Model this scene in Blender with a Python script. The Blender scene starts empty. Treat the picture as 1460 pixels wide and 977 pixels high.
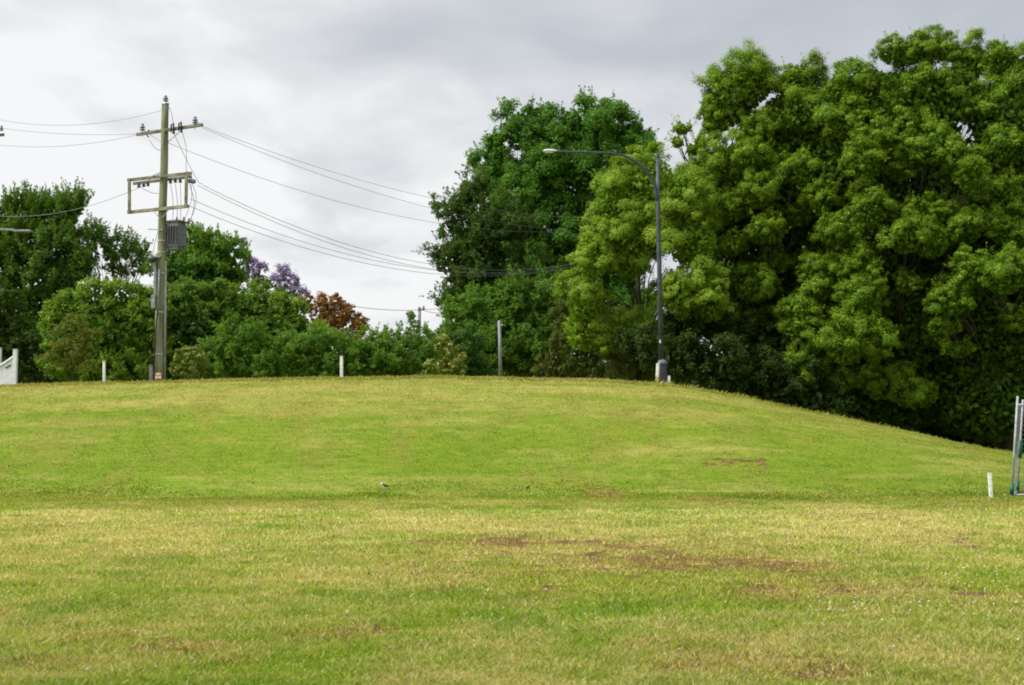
import bpy, bmesh, math, random
import numpy as np
from mathutils import Vector, Matrix
random.seed(7)
RNG = np.random.default_rng(11)
R = math.radians
S = bpy.context.scene
COL = S.collection

# ------------------------------------------------------------------ camera
FPX = 2028.0; CX, CY = 730.0, 488.5; HOR = 630.0
PITCH = math.atan((HOR - CY) / FPX)
CAMZ = 1.6
cam_data = bpy.data.cameras.new('camera')
cam = bpy.data.objects.new('camera', cam_data); COL.objects.link(cam)
cam.location = (0, 0, CAMZ); cam.rotation_euler = (math.pi / 2 + PITCH, 0, 0)
cam_data.sensor_width = 36.0; cam_data.lens = 36.0 * FPX / 1460.0
cam_data.clip_start = 0.1; cam_data.clip_end = 6000
cam_data.dof.use_dof = True; cam_data.dof.focus_distance = 40; cam_data.dof.aperture_fstop = 5.6
S.camera = cam

# ------------------------------------------------------------------ world + sun
SUN_EL, SUN_AZ = R(50), R(250)        # azimuth clockwise from +Y: left and a little behind the camera
sun_dir = Vector((math.sin(SUN_AZ) * math.cos(SUN_EL), math.cos(SUN_AZ) * math.cos(SUN_EL), math.sin(SUN_EL)))
W = bpy.data.worlds.new('World'); S.world = W; W.use_nodes = True
nt = W.node_tree; nt.nodes.clear()
def nd(t, kind, **kw):
    n = t.nodes.new(kind)
    for k, v in kw.items():
        if k in n.inputs: n.inputs[k].default_value = v
        else: setattr(n, k, v)
    return n
def mth(t, op, a, b=None, c=None, clamp=False):
    n = t.nodes.new('ShaderNodeMath'); n.operation = op; n.use_clamp = clamp
    for i, v in enumerate((a, b, c)):
        if v is None: continue
        if isinstance(v, (int, float)): n.inputs[i].default_value = v
        else: t.links.new(v, n.inputs[i])
    return n.outputs[0]
def mixc(t, f, a, b, mode='MIX'):
    n = t.nodes.new('ShaderNodeMix'); n.data_type = 'RGBA'; n.blend_type = mode
    for i, v in ((0, f), (6, a), (7, b)):
        if isinstance(v, (int, float)): n.inputs[i].default_value = v
        elif isinstance(v, tuple): n.inputs[i].default_value = (*v[:3], 1)
        else: t.links.new(v, n.inputs[i])
    return n.outputs[2]
def ramp(t, f, stops):
    n = t.nodes.new('ShaderNodeValToRGB'); e = n.color_ramp.elements
    while len(e) < len(stops): e.new(0.5)
    for i, (p, c) in enumerate(stops):
        e[i].position = p; e[i].color = (*c, 1) if isinstance(c, tuple) else (c, c, c, 1)
    t.links.new(f, n.inputs[0]); return n.outputs[0]
sky = nd(nt, 'ShaderNodeTexSky', sky_type='NISHITA', sun_disc=False, sun_elevation=SUN_EL, sun_rotation=SUN_AZ)
tc = nd(nt, 'ShaderNodeTexCoord'); sep = nd(nt, 'ShaderNodeSeparateXYZ'); nt.links.new(tc.outputs['Generated'], sep.inputs[0])
X_, Y_, Z_ = sep.outputs
zz = mth(nt, 'ADD', mth(nt, 'MAXIMUM', Z_, 0.0), 0.16)
cmb = nd(nt, 'ShaderNodeCombineXYZ')
nt.links.new(mth(nt, 'DIVIDE', X_, zz), cmb.inputs[0]); nt.links.new(mth(nt, 'DIVIDE', Y_, zz), cmb.inputs[1])
n1 = nd(nt, 'ShaderNodeTexNoise', Scale=1.05, Detail=6.0, Roughness=0.5, Distortion=0.5); nt.links.new(cmb.outputs[0], n1.inputs['Vector'])
mp = nd(nt, 'ShaderNodeMapping'); mp.inputs['Location'].default_value = (3.1, 7.7, 0); mp.inputs['Scale'].default_value = (1.3, 1.0, 1); nt.links.new(cmb.outputs[0], mp.inputs[0])
n2 = nd(nt, 'ShaderNodeTexNoise', Scale=2.6, Detail=5.0, Roughness=0.5, Distortion=0.3); nt.links.new(mp.outputs[0], n2.inputs['Vector'])
# brighter cloud towards the low left of the field (where the hidden sun lights it), greyer overhead right
side = mth(nt, 'SUBTRACT', mth(nt, 'MULTIPLY', X_, -0.95), mth(nt, 'MULTIPLY', Z_, 1.2))
fsum = mth(nt, 'ADD', mth(nt, 'MULTIPLY', n1.outputs[0], 1.1), mth(nt, 'MULTIPLY', n2.outputs[0], 0.8))
fsum = mth(nt, 'SUBTRACT', mth(nt, 'ADD', fsum, side), 0.08)
cloud = ramp(nt, fsum, [(0.26, (0.405, 0.43, 0.47)), (0.42, (0.455, 0.475, 0.51)), (0.56, (0.515, 0.53, 0.56)), (0.68, (0.585, 0.597, 0.612)), (0.86, (0.725, 0.73, 0.733))])
dotn = nd(nt, 'ShaderNodeVectorMath', operation='DOT_PRODUCT'); nt.links.new(tc.outputs['Generated'], dotn.inputs[0]); dotn.inputs[1].default_value = sun_dir
glow = mth(nt, 'POWER', mth(nt, 'MAXIMUM', dotn.outputs['Value'], 0.0), 5.0)
zen = nd(nt, 'ShaderNodeMapRange', interpolation_type='SMOOTHSTEP'); zen.inputs[1].default_value = 0.34; zen.inputs[2].default_value = 0.95; zen.inputs[3].default_value = 1.0; zen.inputs[4].default_value = 2.9
nt.links.new(Z_, zen.inputs[0])
boost = mth(nt, 'ADD', zen.outputs[0], mth(nt, 'MULTIPLY', glow, 2.6))
cl2 = nd(nt, 'ShaderNodeVectorMath', operation='SCALE'); nt.links.new(cloud, cl2.inputs[0]); nt.links.new(boost, cl2.inputs['Scale'])
bg1 = nd(nt, 'ShaderNodeBackground', Strength=0.06); nt.links.new(sky.outputs[0], bg1.inputs[0])
bg2 = nd(nt, 'ShaderNodeBackground', Strength=1.0); nt.links.new(cl2.outputs[0], bg2.inputs[0])
mxs = nd(nt, 'ShaderNodeMixShader'); mxs.inputs[0].default_value = 0.93
nt.links.new(bg1.outputs[0], mxs.inputs[1]); nt.links.new(bg2.outputs[0], mxs.inputs[2])
wo = nd(nt, 'ShaderNodeOutputWorld'); nt.links.new(mxs.outputs[0], wo.inputs[0])
sl = bpy.data.lights.new('sun', 'SUN'); sl.energy = 2.6; sl.angle = R(18); sl.color = (1, 0.95, 0.86)
so = bpy.data.objects.new('sun', sl); COL.objects.link(so); so.rotation_euler = (-sun_dir).to_track_quat('-Z', 'Y').to_euler()
S.view_settings.view_transform = 'Standard'; S.view_settings.look = 'None'
S.view_settings.exposure = 0.42; S.view_settings.gamma = 1; S.view_settings.use_curve_mapping = False
S.render.engine = 'CYCLES'
S.cycles.use_denoising = True
S.cycles.max_bounces = 5; S.cycles.diffuse_bounces = 3; S.cycles.glossy_bounces = 2; S.cycles.transmission_bounces = 3; S.cycles.transparent_max_bounces = 4
S.cycles.filter_width = 1.9

# ------------------------------------------------------------------ geometry helpers
CP, SP = math.cos(PITCH), math.sin(PITCH)
def at(px, py, Y):
    """point at distance Y along the field that lies on the sight line of a photo pixel"""
    u, v = (px - CX) / FPX, (CY - py) / FPX
    dy, dz = CP - v * SP, SP + v * CP
    k = Y / dy
    return Vector((u * k, Y, CAMZ + dz * k))

# terrain
_sil = [(-900, 556), (-100, 551), (0, 549), (140, 546), (240, 544), (360, 541), (480, 539), (620, 537), (730, 539), (860, 542),
        (960, 549), (1060, 567), (1160, 589), (1260, 610), (1360, 634), (1440, 649), (1600, 668), (1900, 690), (2600, 700)]
_px = np.array([at(p, q - 2, 60).x for p, q in _sil]); _pz = np.array([at(p, q - 2, 60).z for p, q in _sil])
def sst(t): t = np.clip(t, 0, 1); return t * t * (3 - 2 * t)
_r = np.random.default_rng(5); _tab = _r.random((512, 512))
def vnoise(x, y):
    xi = np.floor(x).astype(int); yi = np.floor(y).astype(int); fx = sst(x - xi); fy = sst(y - yi)
    a = _tab[xi & 511, yi & 511]; b = _tab[(xi + 1) & 511, yi & 511]; c = _tab[xi & 511, (yi + 1) & 511]; d = _tab[(xi + 1) & 511, (yi + 1) & 511]
    return (a * (1 - fx) + b * fx) * (1 - fy) + (c * (1 - fx) + d * fx) * fy
def fbm(x, y, s, o=4, g=0.5):
    v = 0; a = 1; t = 0
    for k in range(o):
        v = v + a * vnoise(x * s + 17.3 * k + 300, y * s + 9.1 * k + 300); t += a; a *= g; s = s * 2.03
    return v / t
def gz(x, y):
    x = np.asarray(x, float); y = np.asarray(y, float)
    C = np.interp(x, _px, _pz)
    y0 = 41.5 + 0.9 * np.sin(x * .13) - np.clip(x, 0, 14) * 0.22
    t = np.clip((y - y0) / (61.5 - y0), 0, 1)
    up = np.where(t < 1, (1 - (1 - t) ** 1.75) * sst(t * 1.9 + .02), 1) * (t > 0)
    up = 0.4 * up + 0.6 * sst(t * 0.92 + 0.08 * t * t)
    z = C * up
    back = sst((y - 62) / 22)
    z = z - back * 1.1
    far = sst((y - 110) / 150); z = z * (1 - far)
    z = z + 0.05 * (fbm(x, y, 0.35, 3) - .5) * np.clip(1 - (y - 50) / 60, 0, 1) + 0.035 * (fbm(x, y, 1.6, 2) - .5)
    return z
def g1(x, y): return float(gz(x, y))
def ground_hit(px, py):
    lo = None
    for Y in np.arange(5, 61, 0.1):
        p = at(px, py, float(Y))
        if p.z <= g1(p.x, p.y): return Vector((p.x, p.y, g1(p.x, p.y)))
    p = at(px, py, 60); return p
def base(px, Y):
    p = at(px, 540, Y); return Vector((p.x, Y, g1(p.x, Y)))

# colours of turf as a map over the field
DIRT = [  # px,py, half width px, half height px, strength
    (722, 777, 44, 7, 1.2), (640, 775, 50, 5, .5), (860, 778, 80, 6, .75), (960, 803, 66, 9, 1.15), (1050, 803, 75, 9, 1.0), (1120, 810, 60, 9, .9), (840, 803, 60, 6, .6),
    (750, 820, 40, 6, .7), (690, 818, 30, 5, .5), (1160, 838, 80, 12, .75), (1120, 850, 60, 8, .6), (255, 928, 60, 8, .7), (160, 915, 60, 6, .4), (480, 905, 70, 8, .55),
    (870, 709, 30, 4, .6), (1020, 715, 28, 5, .6), (1050, 662, 40, 8, .2), (900, 798, 270, 30, .30), (1150, 830, 170, 25, .30), (1100, 955, 120, 12, .55), (1000, 925, 90, 8, .4), (60, 950, 60, 6, .5), (1420, 855, 50, 8, .5),
    (1330, 772, 60, 6, .3), (335, 948, 30, 5, .5), (1240, 735, 60, 4, .35), (1400, 720, 70, 4, .35)]
def px_of(x, y, z):
    dz = z - CAMZ; yc = y * CP + dz * SP; zc = -y * SP + dz * CP
    return CX + FPX * x / yc, CY - FPX * zc / yc
_D = []
for (a, b, w_, h_, s_) in DIRT:
    c = ground_hit(a, b); e = ground_hit(a, b + h_); f = ground_hit(a, b - h_)
    _D.append((c.x, c.y, max(w_ / FPX * c.y, .15), max(abs(f.y - e.y) / 2, .12), s_))
def dirtmask(x, y):
    m = np.zeros_like(x)
    for (cx, cy, rx, ry, s_) in _D:
        d = ((x - cx) / (rx * 1.3)) ** 2 + ((y - cy) / (ry * 1.45)) ** 2
        m = np.maximum(m, s_ * np.clip(1.35 - d, 0, 1))
    n = fbm(x * .8, y, 3.2, 5, .72)
    return np.clip((m * 1.05 + (n - .5) * 5.0 - .36) * 2.0, 0, 1) * (m > 0.02), np.clip(m * (.4 + n), 0, 1)
def turf(x, y):
    """colour of turf (N,3) + dirt mask"""
    big = fbm(x, y, 0.12, 3); mid = fbm(x + 40, y * .7, 0.5, 4, .6); fine = fbm(x + 9, y + 5, 2.3, 3, .6); streak = fbm(x * .28 + 7, y * 1.3, 0.8, 4, .62)
    green = np.array([.192, .285, .024]); lime = np.array([.282, .318, .040]); straw = np.array([.435, .378, .125]); deep = np.array([.130, .240, .020]); olive = np.array([.270, .258, .055]); rusty = np.array([.36, .235, .070])
    yw = y + (fbm(x * .6 + 11, y * .4, .5, 4, .65) - .5) * 8 + np.clip(x, 0, 14) * .22
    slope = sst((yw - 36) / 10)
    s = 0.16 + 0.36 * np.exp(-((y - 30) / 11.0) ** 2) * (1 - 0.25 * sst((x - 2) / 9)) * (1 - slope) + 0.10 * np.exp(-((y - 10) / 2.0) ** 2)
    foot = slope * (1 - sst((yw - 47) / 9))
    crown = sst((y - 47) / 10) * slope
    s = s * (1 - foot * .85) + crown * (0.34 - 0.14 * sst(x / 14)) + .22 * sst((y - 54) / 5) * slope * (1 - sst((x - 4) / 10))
    flat = s + .08 + (mid - .5) * 1.7 + (fine - .5) * 1.2 + (big - .5) * .5
    hill = s + .0 + (streak - .5) * 1.9 + (fine - .5) * .35 + (big - .5) * .35
    s = np.clip(flat * (1 - slope) + hill * slope, 0, 1)
    gcol = lime[None] * (1 - big[:, None] * .9) + green[None] * big[:, None] * .9
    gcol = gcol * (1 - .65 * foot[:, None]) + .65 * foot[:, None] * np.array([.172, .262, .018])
    dm = np.clip((fbm(x + 70, y + 30, 1.1, 4, .6) - .52) * 5, 0, 1) * .6 * (1 - slope * .6)
    gcol = gcol * (1 - dm[:, None]) + deep * dm[:, None]
    c = gcol * (1 - s[:, None]) + straw * s[:, None]
    ol = np.clip((fbm(x + 120, y * .5 + 60, .8, 3) - .55) * 4, 0, 1)[:, None] * .6
    c = c * (1 - ol) + olive * ol
    d, halo = dirtmask(x, y)
    hl = (halo * .75)[:, None]; c = c * (1 - hl) + rusty * hl
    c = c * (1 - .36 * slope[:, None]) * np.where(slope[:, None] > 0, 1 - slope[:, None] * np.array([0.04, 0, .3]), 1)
    return c, d, s

def link(name, me, mat, parent=None, smooth=False):
    o = bpy.data.objects.new(name, me); COL.objects.link(o)
    if mat is not None:
        for m in (mat if isinstance(mat, (list, tuple)) else [mat]): me.materials.append(m)
    if parent is not None: o.parent = parent
    if smooth: me.polygons.foreach_set('use_smooth', [True] * len(me.polygons))
    return o
def tag(o, label=None, cat=None, group=None, kind=None):
    if label: o['label'] = label
    if cat: o['category'] = cat
    if group: o['group'] = group
    if kind: o['kind'] = kind
    return o
def empty(name, loc, label, cat, group=None):
    o = bpy.data.objects.new(name, None); COL.objects.link(o); o.location = loc; o.empty_display_size = .3
    return tag(o, label, cat, group)

def raw_mesh(name, V, F, cols=None):
    """V (n,3), F (m,k) equal-size faces, cols (n,3) vertex colours"""
    me = bpy.data.meshes.new(name); k = F.shape[1]
    me.vertices.add(len(V)); me.vertices.foreach_set('co', np.ascontiguousarray(V, np.float32).ravel())
    me.loops.add(F.size); me.loops.foreach_set('vertex_index', np.ascontiguousarray(F, np.int32).ravel())
    me.polygons.add(len(F)); me.polygons.foreach_set('loop_start', np.arange(0, F.size, k, dtype=np.int32))
    me.polygons.foreach_set('loop_total', np.full(len(F), k, np.int32))
    me.update(calc_edges=True)
    if cols is not None:
        a = me.color_attributes.new('Col', 'FLOAT_COLOR', 'POINT')
        a.data.foreach_set('color', np.ascontiguousarray(np.concatenate([cols, np.ones((len(cols), 1))], 1), np.float32).ravel())
    return me

class MB:
    """collects boxes, tubes, lathes as one mesh, in world coordinates, then re-centred on its thing"""
    def __init__(s): s.v = []; s.f = []; s.mi = []; s.cur = 0
    def add(s, vs, fs):
        b = len(s.v); s.v += [tuple(v) for v in vs]; s.f += [tuple(i + b for i in f) for f in fs]; s.mi += [s.cur] * len(fs)
    def box(s, c, size, M=None, bev=0.0):
        bm = bmesh.new(); bmesh.ops.create_cube(bm, size=1)
        for v in bm.verts: v.co = Vector((v.co.x * size[0], v.co.y * size[1], v.co.z * size[2]))
        if bev: bmesh.ops.bevel(bm, geom=bm.edges[:], offset=bev, segments=2, affect='EDGES')
        M = M or Matrix.Identity(3); bm.verts.index_update()
        s.add([M @ v.co + Vector(c) for v in bm.verts], [[v.index for v in f.verts] for f in bm.faces]); bm.free()
    def tube(s, pts, rad, n=8, cap=True):
        pts = [Vector(p) for p in pts]
        if not isinstance(rad, (list, tuple)): rad = [rad] * len(pts)
        vs, fs = [], []; up = Vector((0.3, 0.9, 0.12)).normalized(); prev = None
        for i, p in enumerate(pts):
            t = (pts[min(i + 1, len(pts) - 1)] - pts[max(i - 1, 0)]).normalized()
            if prev is None:
                a = t.cross(up); a = a if a.length > .05 else t.cross(Vector((1, 0, 0))); a.normalize()
            else: a = (prev - t * prev.dot(t)).normalized()
            prev = a; b = t.cross(a)
            for k in range(n):
                w = 2 * math.pi * k / n; vs.append(p + (a * math.cos(w) + b * math.sin(w)) * rad[i])
        for i in range(len(pts) - 1):
            for k in range(n):
                k2 = (k + 1) % n; fs.append((i * n + k, i * n + k2, (i + 1) * n + k2, (i + 1) * n + k))
        if cap: fs.append(tuple(range(n - 1, -1, -1))); fs.append(tuple((len(pts) - 1) * n + k for k in range(n)))
        s.add(vs, fs)
    def beam(s, a, b, w, h, bev=0.006, roll=None):
        a, b = Vector(a), Vector(b); t = (b - a); L = t.length; t.normalize()
        z = Vector(roll) if roll else Vector((0, 0, 1))
        if abs(t.dot(z)) > .95: z = Vector((0, 1, 0))
        y = z.cross(t).normalized(); z = t.cross(y)
        M = Matrix((t, y, z)).transposed(); s.box((a + b) / 2, (L, w, h), M, bev)
    def build(s, name, mat, parent=None, smooth=False, origin=None):
        org = Vector(origin) if origin is not None else Vector((0, 0, 0))
        if parent is not None:
            p = parent
            while p.parent: p = p.parent
            org = Vector(p.location)
        me = bpy.data.meshes.new(name); me.from_pydata([tuple(Vector(v) - org) for v in s.v], [], s.f); me.validate()
        o = link(name, me, mat, parent)
        if isinstance(mat, (list, tuple)) and len(me.polygons) == len(s.mi): me.polygons.foreach_set('material_index', s.mi)
        if smooth: me.polygons.foreach_set('use_smooth', [True] * len(me.polygons))
        if origin is not None: o.location = org
        return o

# ------------------------------------------------------------------ materials
def pmat(name, color, rough=.6, metal=0.0, var=.15, scale=6.0, bump=0.0, stretch=(1, 1, 1), col2=None, spec=.35):
    m = bpy.data.materials.new(name); m.use_nodes = True; t = m.node_tree; b = t.nodes['Principled BSDF']
    tcn = nd(t, 'ShaderNodeTexCoord'); mpn = nd(t, 'ShaderNodeMapping'); mpn.inputs['Scale'].default_value = stretch
    t.links.new(tcn.outputs['Object'], mpn.inputs[0])
    n = nd(t, 'ShaderNodeTexNoise', Scale=scale, Detail=6.0, Roughness=0.62); t.links.new(mpn.outputs[0], n.inputs['Vector'])
    c2 = col2 or tuple(max(c * (1 - 2.2 * var), 0) for c in color)
    c1 = tuple(c * (1 + var) for c in color)
    t.links.new(ramp(t, n.outputs[0], [(.36, c2), (.62, c1)]), b.inputs['Base Color'])
    b.inputs['Roughness'].default_value = rough; b.inputs['Metallic'].default_value = metal; b.inputs['Specular IOR Level'].default_value = spec
    if bump:
        bp = nd(t, 'ShaderNodeBump', Strength=bump, Distance=.02); t.links.new(n.outputs[0], bp.inputs['Height']); t.links.new(bp.outputs[0], b.inputs['Normal'])
    return m
def leafmat(name, trans=.35, rough=.6, spec=.12):
    m = bpy.data.materials.new(name); m.use_nodes = True; t = m.node_tree; b = t.nodes['Principled BSDF']; out = t.nodes['Material Output']
    a = nd(t, 'ShaderNodeAttribute', attribute_name='Col')
    t.links.new(a.outputs['Color'], b.inputs['Base Color']); b.inputs['Roughness'].default_value = rough; b.inputs['Specular IOR Level'].default_value = spec
    tr = nd(t, 'ShaderNodeBsdfTranslucent'); t.links.new(mixc(t, 1.0, a.outputs['Color'], (1.25, 1.3, .6), 'MULTIPLY'), tr.inputs[0])
    mx = nd(t, 'ShaderNodeMixShader'); mx.inputs[0].default_value = trans
    t.links.new(b.outputs[0], mx.inputs[1]); t.links.new(tr.outputs[0], mx.inputs[2]); t.links.new(mx.outputs[0], out.inputs[0])
    return m
M_leaf = leafmat('leaf_blades'); M_flower = leafmat('petals', .3, .7); M_grass = leafmat('grass_blades', .3, .7, .12)
M_bark = pmat('bark', (.045, .034, .025), .9, 0, .3, 3, .5, (1, 1, .3))
M_pale_bark = pmat('pale_bark', (.42, .40, .36), .85, 0, .3, 2, .3, (1, 1, .5))
M_pole = pmat('weathered_pole_wood', (.165, .175, .105), .85, 0, .25, 5, .4, (1, 1, .12))
M_arm = pmat('crossarm_wood', (.17, .155, .115), .85, 0, .3, 5, .3, (.3, 1, 1))
M_armpale = pmat('pale_brace_wood', (.23, .215, .15), .85, 0, .25, 5, .3, (.3, 1, 1))
M_trans = pmat('transformer_paint', (.14, .145, .155), .5, .2, .12, 4)
M_galv = pmat('galvanised_steel', (.42, .43, .43), .45, .7, .15, 7)
M_dark = pmat('dark_iron', (.035, .035, .038), .6, .3, .2, 9)
M_porc = pmat('grey_porcelain', (.12, .16, .24), .2, 0, .1, 9, spec=.6)
M_brown = pmat('brown_porcelain', (.17, .055, .04), .25, 0, .15, 9, spec=.6)
M_wire = pmat('aluminium_wire', (.16, .16, .17), .5, .5, .05, 3)
M_black = pmat('black_cable', (.022, .022, .022), .6, 0, .1, 4)
M_pvc = pmat('grey_conduit', (.25, .26, .25), .6, 0, .15, 6)
M_lamp = pmat('lamp_post_paint', (.045, .055, .068), .45, .1, .2, 3, .05)
M_lampbase = pmat('lamp_base_paint', (.04, .043, .052), .55, .1, .2, 3, .05)
M_head = pmat('lamp_housing', (.55, .56, .58), .4, .2, .08, 5)
M_glass = pmat('lamp_lens', (.62, .64, .64), .15, 0, .03, 5, spec=.6)
M_white = pmat('white_post_paint', (.70, .70, .66), .6, 0, .12, 8)
M_fence = pmat('white_fence_paint', (.60, .61, .64), .5, 0, .06, 5)
M_yellow = pmat('yellow_paint', (.60, .42, .05), .6, 0, .15, 8)
M_orange = pmat('orange_plate', (.70, .32, .16), .5, 0, .12, 12)
M_plate = pmat('pale_plate', (.72, .66, .55), .5, 0, .12, 12)
M_greypost = pmat('grey_steel_post', (.17, .175, .185), .5, .3, .12, 6)
M_net = pmat('grey_net_cord', (.22, .22, .24), .8, 0, .1, 9)
M_green = pmat('green_padding', (.012, .10, .055), .55, 0, .2, 8)
M_brick = pmat('pale_brick_wall', (.38, .26, .20), .85, 0, .15, 10)
M_roof = pmat('terracotta_roof', (.30, .12, .07), .8, 0, .2, 5, .3)
M_win = pmat('window_glass', (.05, .06, .07), .1, 0, .1, 3, spec=.6)
M_blackf = pmat('black_feathers', (.015, .016, .02), .5, 0, .2, 40)
M_whitef = pmat('white_feathers', (.72, .72, .70), .7, 0, .06, 40)

# ------------------------------------------------------------------ ground
def ground():
    xs = np.concatenate([-np.geomspace(4000, 32, 60)[:-1], np.arange(-32, 32.01, .125), np.geomspace(32, 4000, 60)[1:]])
    ys = np.concatenate([-np.geomspace(3000, 6, 40), np.arange(-5, 7, .8), np.arange(7, 66, .125), np.arange(66, 120, .8), np.geomspace(121, 5000, 50)])
    XX, YY = np.meshgrid(xs, ys); x = XX.ravel(); y = YY.ravel(); z = gz(x, y)
    nx = len(xs); ny = len(ys); i = np.arange(nx * ny).reshape(ny, nx)
    F = np.stack([i[:-1, :-1], i[:-1, 1:], i[1:, 1:], i[1:, :-1]], -1).reshape(-1, 4)
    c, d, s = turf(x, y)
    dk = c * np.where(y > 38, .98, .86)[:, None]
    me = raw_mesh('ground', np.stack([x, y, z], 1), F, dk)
    a = me.attributes.new('dirt', 'FLOAT', 'POINT'); a.data.foreach_set('value', d.astype(np.float32))
    m = bpy.data.materials.new('turf_and_soil'); m.use_nodes = True; t = m.node_tree; b = t.nodes['Principled BSDF']
    col = nd(t, 'ShaderNodeAttribute', attribute_name='Col'); dr = nd(t, 'ShaderNodeAttribute', attribute_name='dirt')
    tcn = nd(t, 'ShaderNodeTexCoord')
    na = nd(t, 'ShaderNodeTexNoise', Scale=9.0, Detail=8.0, Roughness=.7); t.links.new(tcn.outputs['Object'], na.inputs['Vector'])
    nb = nd(t, 'ShaderNodeTexNoise', Scale=45.0, Detail=4.0, Roughness=.7); t.links.new(tcn.outputs['Object'], nb.inputs['Vector'])
    c1 = mixc(t, 1.0, col.outputs['Color'], ramp(t, na.outputs[0], [(.3, (.86, .88, .82)), (.5, (1.0, 1.0, 1.0)), (.72, (1.14, 1.1, 1.1))]), 'MULTIPLY')
    c1 = mixc(t, .35, c1, ramp(t, nb.outputs[0], [(.3, .6), (.5, 1.0), (.7, 1.4)]), 'MULTIPLY')
    mpn = nd(t, 'ShaderNodeMapping'); mpn.inputs['Scale'].default_value = (1.0, 2.6, 1.0); t.links.new(tcn.outputs['Object'], mpn.inputs[0])
    nc = nd(t, 'ShaderNodeTexNoise', Scale=1.7, Detail=7.0, Roughness=.72); t.links.new(mpn.outputs[0], nc.inputs['Vector'])
    c1 = mixc(t, 1.0, c1, ramp(t, nc.outputs[0], [(.32, (.70, .80, .72)), (.5, (1.0, 1.0, 1.0)), (.68, (1.30, 1.15, 1.35))]), 'MULTIPLY')
    soil = ramp(t, na.outputs[0], [(.38, (.042, .023, .007)), (.52, (.118, .071, .023)), (.68, (.26, .165, .055))])
    dm = mth(t, 'ADD', dr.outputs['Fac'], mth(t, 'MULTIPLY', mth(t, 'SUBTRACT', nb.outputs[0], .3), 1.2))
    dm = mth(t, 'MULTIPLY', mth(t, 'MULTIPLY', dm, dr.outputs['Fac'], clamp=True), 1.1, clamp=True)
    t.links.new(mixc(t, dm, c1, soil), b.inputs['Base Color']); b.inputs['Roughness'].default_value = .95; b.inputs['Specular IOR Level'].default_value = .1
    bp = nd(t, 'ShaderNodeBump', Strength=.25, Distance=.03); t.links.new(na.outputs[0], bp.inputs['Height']); t.links.new(bp.outputs[0], b.inputs['Normal'])
    tag(link('ground', me, m, None, True), 'grassy field rising to a low mound', None, None, 'structure')
ground()

def grass():
    N = 980000
    u = RNG.uniform(-.40, .40, N); py = RNG.random(N)
    # uneven spread: density falls with distance
    y = np.where(py < .44, 1 / (1 / 9.0 + (1 / 38.0 - 1 / 9.0) * RNG.random(N)), RNG.uniform(34, 64, N))
    x = u * y
    c, d, s = turf(x, y)
    keep = RNG.random(N) > d * 0.68
    x, y, c, d, s = x[keep], y[keep], c[keep], d[keep], s[keep]; n = len(x); z = gz(x, y)
    clump = fbm(x + 3, y + 8, 2.2, 3, .6); onslope = (RNG.random(n) < sst((y + (fbm(x, y, .5, 3) - .5) * 8 - 36) / 9)) & (y < 58.5)
    tallstr = np.clip((y - 57) / 4, 0, 1) * (RNG.random(n) < .10) * np.where(x > 6, 2.2, 1) * (clump > .52)
    h = RNG.uniform(.022, .062, n) * (0.45 + 1.2 * clump) * np.where(onslope, .50, 1) * (1 + 1.0 * tallstr) * (1 - .4 * d)
    w = RNG.uniform(.0035, .007, n) * (1 + np.clip(y - 10, 0, 60) * .06) * np.where(onslope, .45, 1)
    a = RNG.uniform(0, 2 * np.pi, n); lean = np.where(onslope, RNG.uniform(.9, 2.4, n), RNG.uniform(.2, 1.2, n)); la = RNG.uniform(0, 2 * np.pi, n)
    bx, by = np.cos(a) * w, np.sin(a) * w
    P = np.stack([x, y, z - .004], 1)
    tip = P + np.stack([np.cos(la) * lean * h, np.sin(la) * lean * h, h], 1)
    mid = P + (tip - P) * .5 + np.stack([-np.cos(la) * lean * h * .15, -np.sin(la) * lean * h * .15, h * .08], 1)
    off = np.stack([bx, by, np.zeros(n)], 1)
    V = np.stack([P - off, P + off, mid + off * .8, tip, mid - off * .8], 1).reshape(-1, 3)
    i = np.arange(n)[:, None] * 5; F = i + np.arange(5)[None]
    r = RNG.random((n, 1)); k = RNG.random(n)
    cc = c * np.where(onslope[:, None], .92 + .46 * r, .80 + .54 * r)
    strawc = np.array([.56, .49, .24]); dry = (k < (.08 + .24 * s) * np.where(y > 38, .45, 1))[:, None]
    cc = np.where(dry, strawc * (.6 + .5 * r), cc)
    lus = (k > .90 + .06 * s + .2 * (y > 37))[:, None]; cc = np.where(lus, np.array([.13, .27, .02]) * (.7 + .6 * r), cc)
    rust = ((k > .5) & (k < .5 + .35 * d))[:, None]; cc = np.where(rust, np.array([.30, .20, .085]) * (.5 + .6 * r), cc)
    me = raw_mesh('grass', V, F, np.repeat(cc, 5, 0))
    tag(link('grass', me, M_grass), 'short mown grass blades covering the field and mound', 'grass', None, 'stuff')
grass()

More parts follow.
